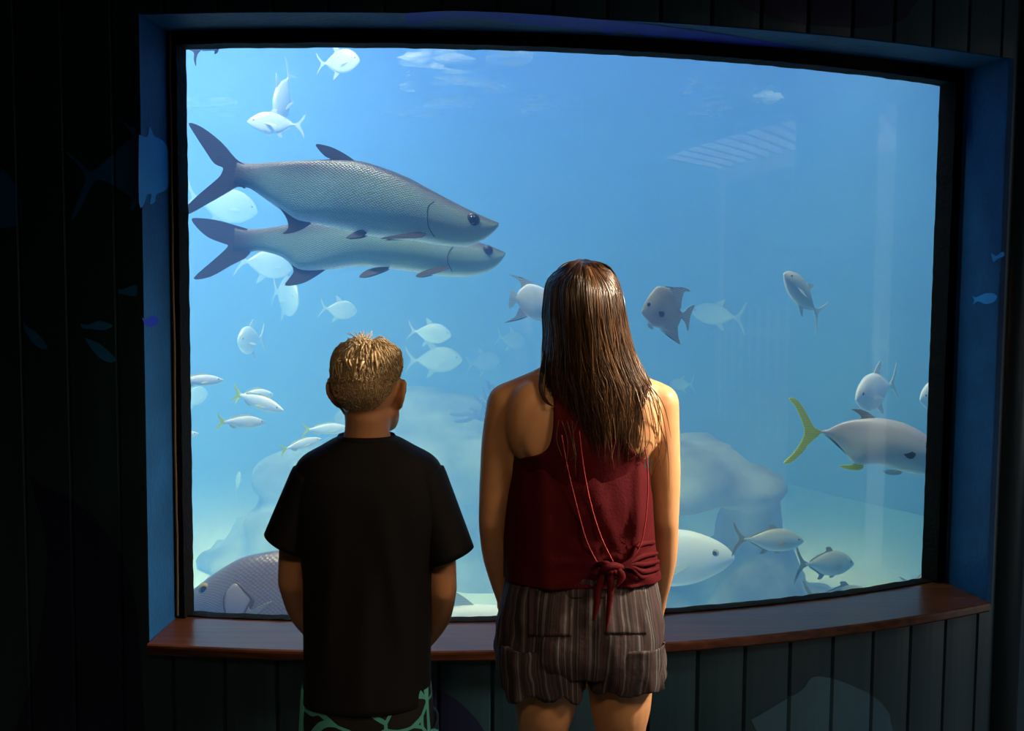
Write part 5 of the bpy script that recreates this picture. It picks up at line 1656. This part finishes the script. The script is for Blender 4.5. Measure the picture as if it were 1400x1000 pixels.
    tube(bm, [tuple(gp(850, 776, -.118)), tuple(gp(838, 774, -.132)), tuple(gp(826, 778, -.134)), tuple(gp(820, 788, -.122))], [.006, .008, .008, .005], seg=10, ref=(0, 1, 0), res=4)
    tube(bm, [tuple(gp(818, 772, -.118)), tuple(gp(830, 772, -.132)), tuple(gp(842, 784, -.128))], [.006, .007, .006], seg=10, ref=(0, 1, 0), res=4)
    for pts, rad in ((((834, 784), (835, 805), (832, 835), (829, 864)), ((.008, .004), (.007, .0035), (.005, .003), (.0015, .002))),
                     (((824, 786), (818, 806), (816, 826), (812, 848)), ((.006, .003), (.008, .0025), (.007, .0025), (.003, .002))),
                     (((846, 782), (850, 790), (842, 803)), ((.008, .004), (.008, .003), (.002, .002)))):
        q = [tuple(gp(x, y, -.130 - .002*i)) for i, (x, y) in enumerate(pts)]
        tube(bm, q, list(rad), seg=10, ref=(0, 1, 0), res=5)
    # gathers running from the right side seam into the knot
    for y0, x0 in ((742, 897), (757, 901), (768, 903), (778, 903), (785, 900)):
        q = [tuple(gp(x0 - 4, y0, -.050)), tuple(gp(x0 - 24, y0 + 4, -.093)), tuple(gp(862, (y0 + 3*779)/4 - 4, -.112)), tuple(gp(842, 778, -.122))]
        tube(bm, q, [.005, .006, .0045, .003], seg=8, ref=(0, 1, 0), res=5)
    put('knot', bm, mr, top)
    # dark undershirt showing at the armholes
    bm = bmesh.new()
    loft_px(bm, [(700, 889, 612, .097, .10), (701, 888, 640, .097, .10), (703, 886, 680, .097, .10)], GY, 56, 4, lip=.003)
    put('undershirt', bm, simple('charcoal_jersey', (.018, .019, .022), .75, .3, bump=.1, bscale=200), label='charcoal undershirt at the armholes')
    # --- shorts
    m, nt, out = new_mat('striped_cotton'); L = nt.links.new
    a = N(nt, 'ShaderNodeAttribute', attribute_name='around')
    tc = N(nt, 'ShaderNodeTexCoord')
    nz = N(nt, 'ShaderNodeTexNoise', Scale=7.0, Detail=3.0); L(tc.outputs['Object'], nz.inputs['Vector'])
    ad = N(nt, 'ShaderNodeMath', operation='MULTIPLY_ADD'); ad.inputs[1].default_value = .014; L(nz.outputs['Fac'], ad.inputs[0]); L(a.outputs['Fac'], ad.inputs[2])
    cb = N(nt, 'ShaderNodeCombineXYZ'); L(ad.outputs[0], cb.inputs[0])
    n1 = N(nt, 'ShaderNodeTexNoise', Scale=85.0, Detail=6.0, Roughness=.75); L(cb.outputs[0], n1.inputs['Vector'])
    r = N(nt, 'ShaderNodeValToRGB'); r.color_ramp.interpolation = 'LINEAR'; e = r.color_ramp.elements
    e[0].position = .42; e[0].color = (.012, .011, .013, 1); e[1].position = .70; e[1].color = (.42, .42, .46, 1)
    for p, c in ((.47, (.016, .014, .016, 1)), (.50, (.065, .026, .034, 1)), (.525, (.02, .018, .02, 1)), (.58, (.16, .16, .175, 1)), (.62, (.04, .034, .038, 1))):
        x = e.new(p); x.color = c
    L(n1.outputs['Fac'], r.inputs[0])
    b = N(nt, 'ShaderNodeBsdfPrincipled'); b.inputs['Roughness'].default_value = .85; L(r.outputs[0], b.inputs['Base Color'])
    n3 = N(nt, 'ShaderNodeTexNoise', Scale=60.0, Detail=4.0); L(tc.outputs['Object'], n3.inputs['Vector'])
    bpn = N(nt, 'ShaderNodeBump', Strength=.35, Distance=.004); L(n3.outputs['Fac'], bpn.inputs['Height']); L(bpn.outputs[0], b.inputs['Normal'])
    L(b.outputs[0], out.inputs['Surface'])
    M_STR = m
    bm = bmesh.new()
    loft_px(bm, [(698, 892, 772, .103, .104), (692, 897, 790, .108, .110), (685, 903, 820, .116, .114), (680, 907, 855, .122, .116), (678, 909, 885, .120, .114), (681, 907, 906, .104, .104)], GY, 80, 6, lip=.004, pw=.84)
    legs = []
    for rows in ([(681, 806, 868, .112, .108), (679, 805, 895, .110, .106), (681, 803, 918, .106, .102), (685, 800, 935, .102, .100)], [(792, 907, 868, .112, .108), (794, 909, 892, .110, .106), (797, 909, 914, .106, .102), (801, 906, 926, .102, .100)]):
        loft_px(bm, rows, GY, 60, 6, lip=.004, pw=.66)
    c0 = gp(796, 860)
    for v in bm.verts:
        hem = max(0, (gp(796, 890).z - v.co.z) / .07)
        ang = atan2(v.co.x - c0.x, GY - v.co.y)
        v.co.z += .006 * sin(ang*14 + 1) * hem * hem
        side = -1 if v.co.x < c0.x else 1
    wrinkle(bm, .010, (16, 16, 7), 2.2, mask=lambda c: min(1.0, max(.25, (gp(796, 780).z - c.z)/.10)))
    wrinkle(bm, .005, (40, 40, 10), 7.2, mask=lambda c: min(1.0, max(.25, (gp(796, 780).z - c.z)/.10)))
    around = []
    for v in bm.verts:
        dx, dy = v.co.x - c0.x, GY - v.co.y
        around.append(atan2(dx, max(-.2, dy)) * .15)
    so = put('shorts', bm, M_STR); set_attr(so.data, 'around', around)
    # gathered waistband and back patch pocket
    bm = bmesh.new()
    loft_px(bm, [(697, 893, 768, .106, .106), (695, 895, 776, .111, .110), (695, 895, 790, .111, .112), (694, 896, 797, .110, .110)], GY, 90, 4, lip=.003, pw=.84)
    for v in bm.verts:
        ang = atan2(v.co.x - c0.x, GY - v.co.y)
        n_ = Vector((v.co.x - c0.x, v.co.y - GY, 0)).normalized(); v.co += n_ * .0022 * sin(ang*46)
    ar = [atan2(v.co.x - c0.x, max(-.2, GY - v.co.y)) * .15 for v in bm.verts]
    wb = put('waistband', bm, M_STR, so); set_attr(wb.data, 'around', ar)
    stree = BVHTree.FromPolygons([v.co - WM.translation for v in so.data.vertices], [tuple(p.vertices) for p in so.data.polygons])
    def onshort(x, y, off):
        d = (M3 @ Vector(((x - 700) / FPX, -(y - 500) / FPX, -1))).normalized()
        h_, n_, i_, ds = stree.ray_cast(CAM, d)
        return (h_ if h_ is not None else gp(x, y, -.11)) - d * off
    def patch(name, x0, x1, y0, y1, mat, label, off=.0012):
        bm = bmesh.new(); nx, ny = 20, 14
        A = [[bm.verts.new(onshort(x0 + (x1-x0)*i/nx, y0 + (y1-y0)*j/ny, off)) for i in range(nx+1)] for j in range(ny+1)]
        B = [[bm.verts.new(A[j][i].co + Vector((0, .006, 0))) for i in range(nx+1)] for j in range(ny+1)]
        for j in range(ny):
            for i in range(nx):
                bm.faces.new((A[j][i], A[j+1][i], A[j+1][i+1], A[j][i+1])); bm.faces.new((B[j][i], B[j][i+1], B[j+1][i+1], B[j+1][i]))
        for j in range(ny): bm.faces.new((A[j][0], B[j][0], B[j+1][0], A[j+1][0])); bm.faces.new((A[j][nx], A[j+1][nx], B[j+1][nx], B[j][nx]))
        for i in range(nx): bm.faces.new((A[0][i], A[0][i+1], B[0][i+1], B[0][i])); bm.faces.new((A[ny][i], B[ny][i], B[ny][i+1], A[ny][i+1]))
        ar = [atan2(v.co.x - c0.x, max(-.2, GY - v.co.y)) * .15 * 1.0 + .31 for v in bm.verts]
        o = put(name, bm, mat, so, label=label); set_attr(o.data, 'around', ar)
    patch('back_pocket', 722, 782, 806, 871, M_STR, 'patch pocket with its stripes out of line')
    patch('back_pocket', 826, 884, 806, 868, M_STR, 'patch pocket with its stripes out of line')
    tag(root, 'girl with long wet brown hair in maroon top and striped shorts', 'person')
    return root
girl()
# ---------------------------------------------------------------- light
def area(name, loc, rot, sx, sy, power, col, spread=180):
    l = bpy.data.lights.new(name, 'AREA'); l.shape = 'RECTANGLE'; l.size = sx; l.size_y = sy
    l.energy = power; l.color = col; l.spread = radians(spread)
    o = bpy.data.objects.new(name, l); COL.objects.link(o); o.location = loc; o.rotation_euler = rot
    return o
area('tank_lamp', (AX - 1.55, AY - .5, 4.45), (0, 0, 0), 1.6, 2.6, 90, (.90, .97, 1.0), 74)
area('tank_lamp', (AX + 2.55, AY + .8, 4.45), (0, 0, 0), .7, 1.0, 9, (.85, .95, 1.0), 36)
area('tank_lamp', (1.0, 3.55, 4.3), (radians(12), 0, 0), .9, .3, 13, (.92, .97, 1.0), 70)
area('tank_lamp', (AX - .9, AY - RG + .25, 4.1), (radians(30), 0, 0), 1.6, .18, 132, (.92, .97, 1.0), 130)
# a warm wall lamp high on the right wall, and daylight over the yard
def aim(o, t): o.rotation_euler = (Vector(t) - o.location).to_track_quat('-Z', 'Y').to_euler()
aim(area('wall_lamp', (2.62, 2.22, 2.74), (0, 0, 0), .4, .3, 13.5, (1.0, .78, .55), 36), (.12, 2.26, 1.12))
aim(area('ceiling_fill', (1.95, .75, 2.94), (0, 0, 0), .7, .7, 3.2, (1.0, .68, .40), 46), (.1, 2.3, .85))  # unseen warm fill, added to brighten the children from behind
aim(area('ceiling_fill', (-.1, -.3, 2.94), (0, 0, 0), .5, .5, 1.5, (1.0, .68, .40), 50), (-.05, 2.3, .75))  # second unseen fill, added to lift their legs and the boy's arm
area('doorway_daylight', (XB + .10, 2.75, 1.2), (0, radians(90), 0), 2.1, .5, 1.8, (.92, .97, 1.0))
aim(area('yard_daylight', (XB + 3.4, .5, 6.0), (0, 0, 0), 5, 7, 1700, (1.0, .95, .88)), (XB + 3.4, .5, 0))
w = bpy.data.worlds.new('world'); SC.world = w; w.use_nodes = True
w.node_tree.nodes['Background'].inputs[0].default_value = (.5, .6, .7, 1)
w.node_tree.nodes['Background'].inputs[1].default_value = 0.1
SC.view_settings.view_transform = 'Standard'
SC.view_settings.look = 'None'
SC.view_settings.exposure = 0.0
SC.view_settings.gamma = 1.0
SC.cycles.use_denoising = True
SC.cycles.max_bounces = 8
SC.cycles.transparent_max_bounces = 16
SC.cycles.volume_bounces = 3
SC.cycles.sample_clamp_indirect = 4.0
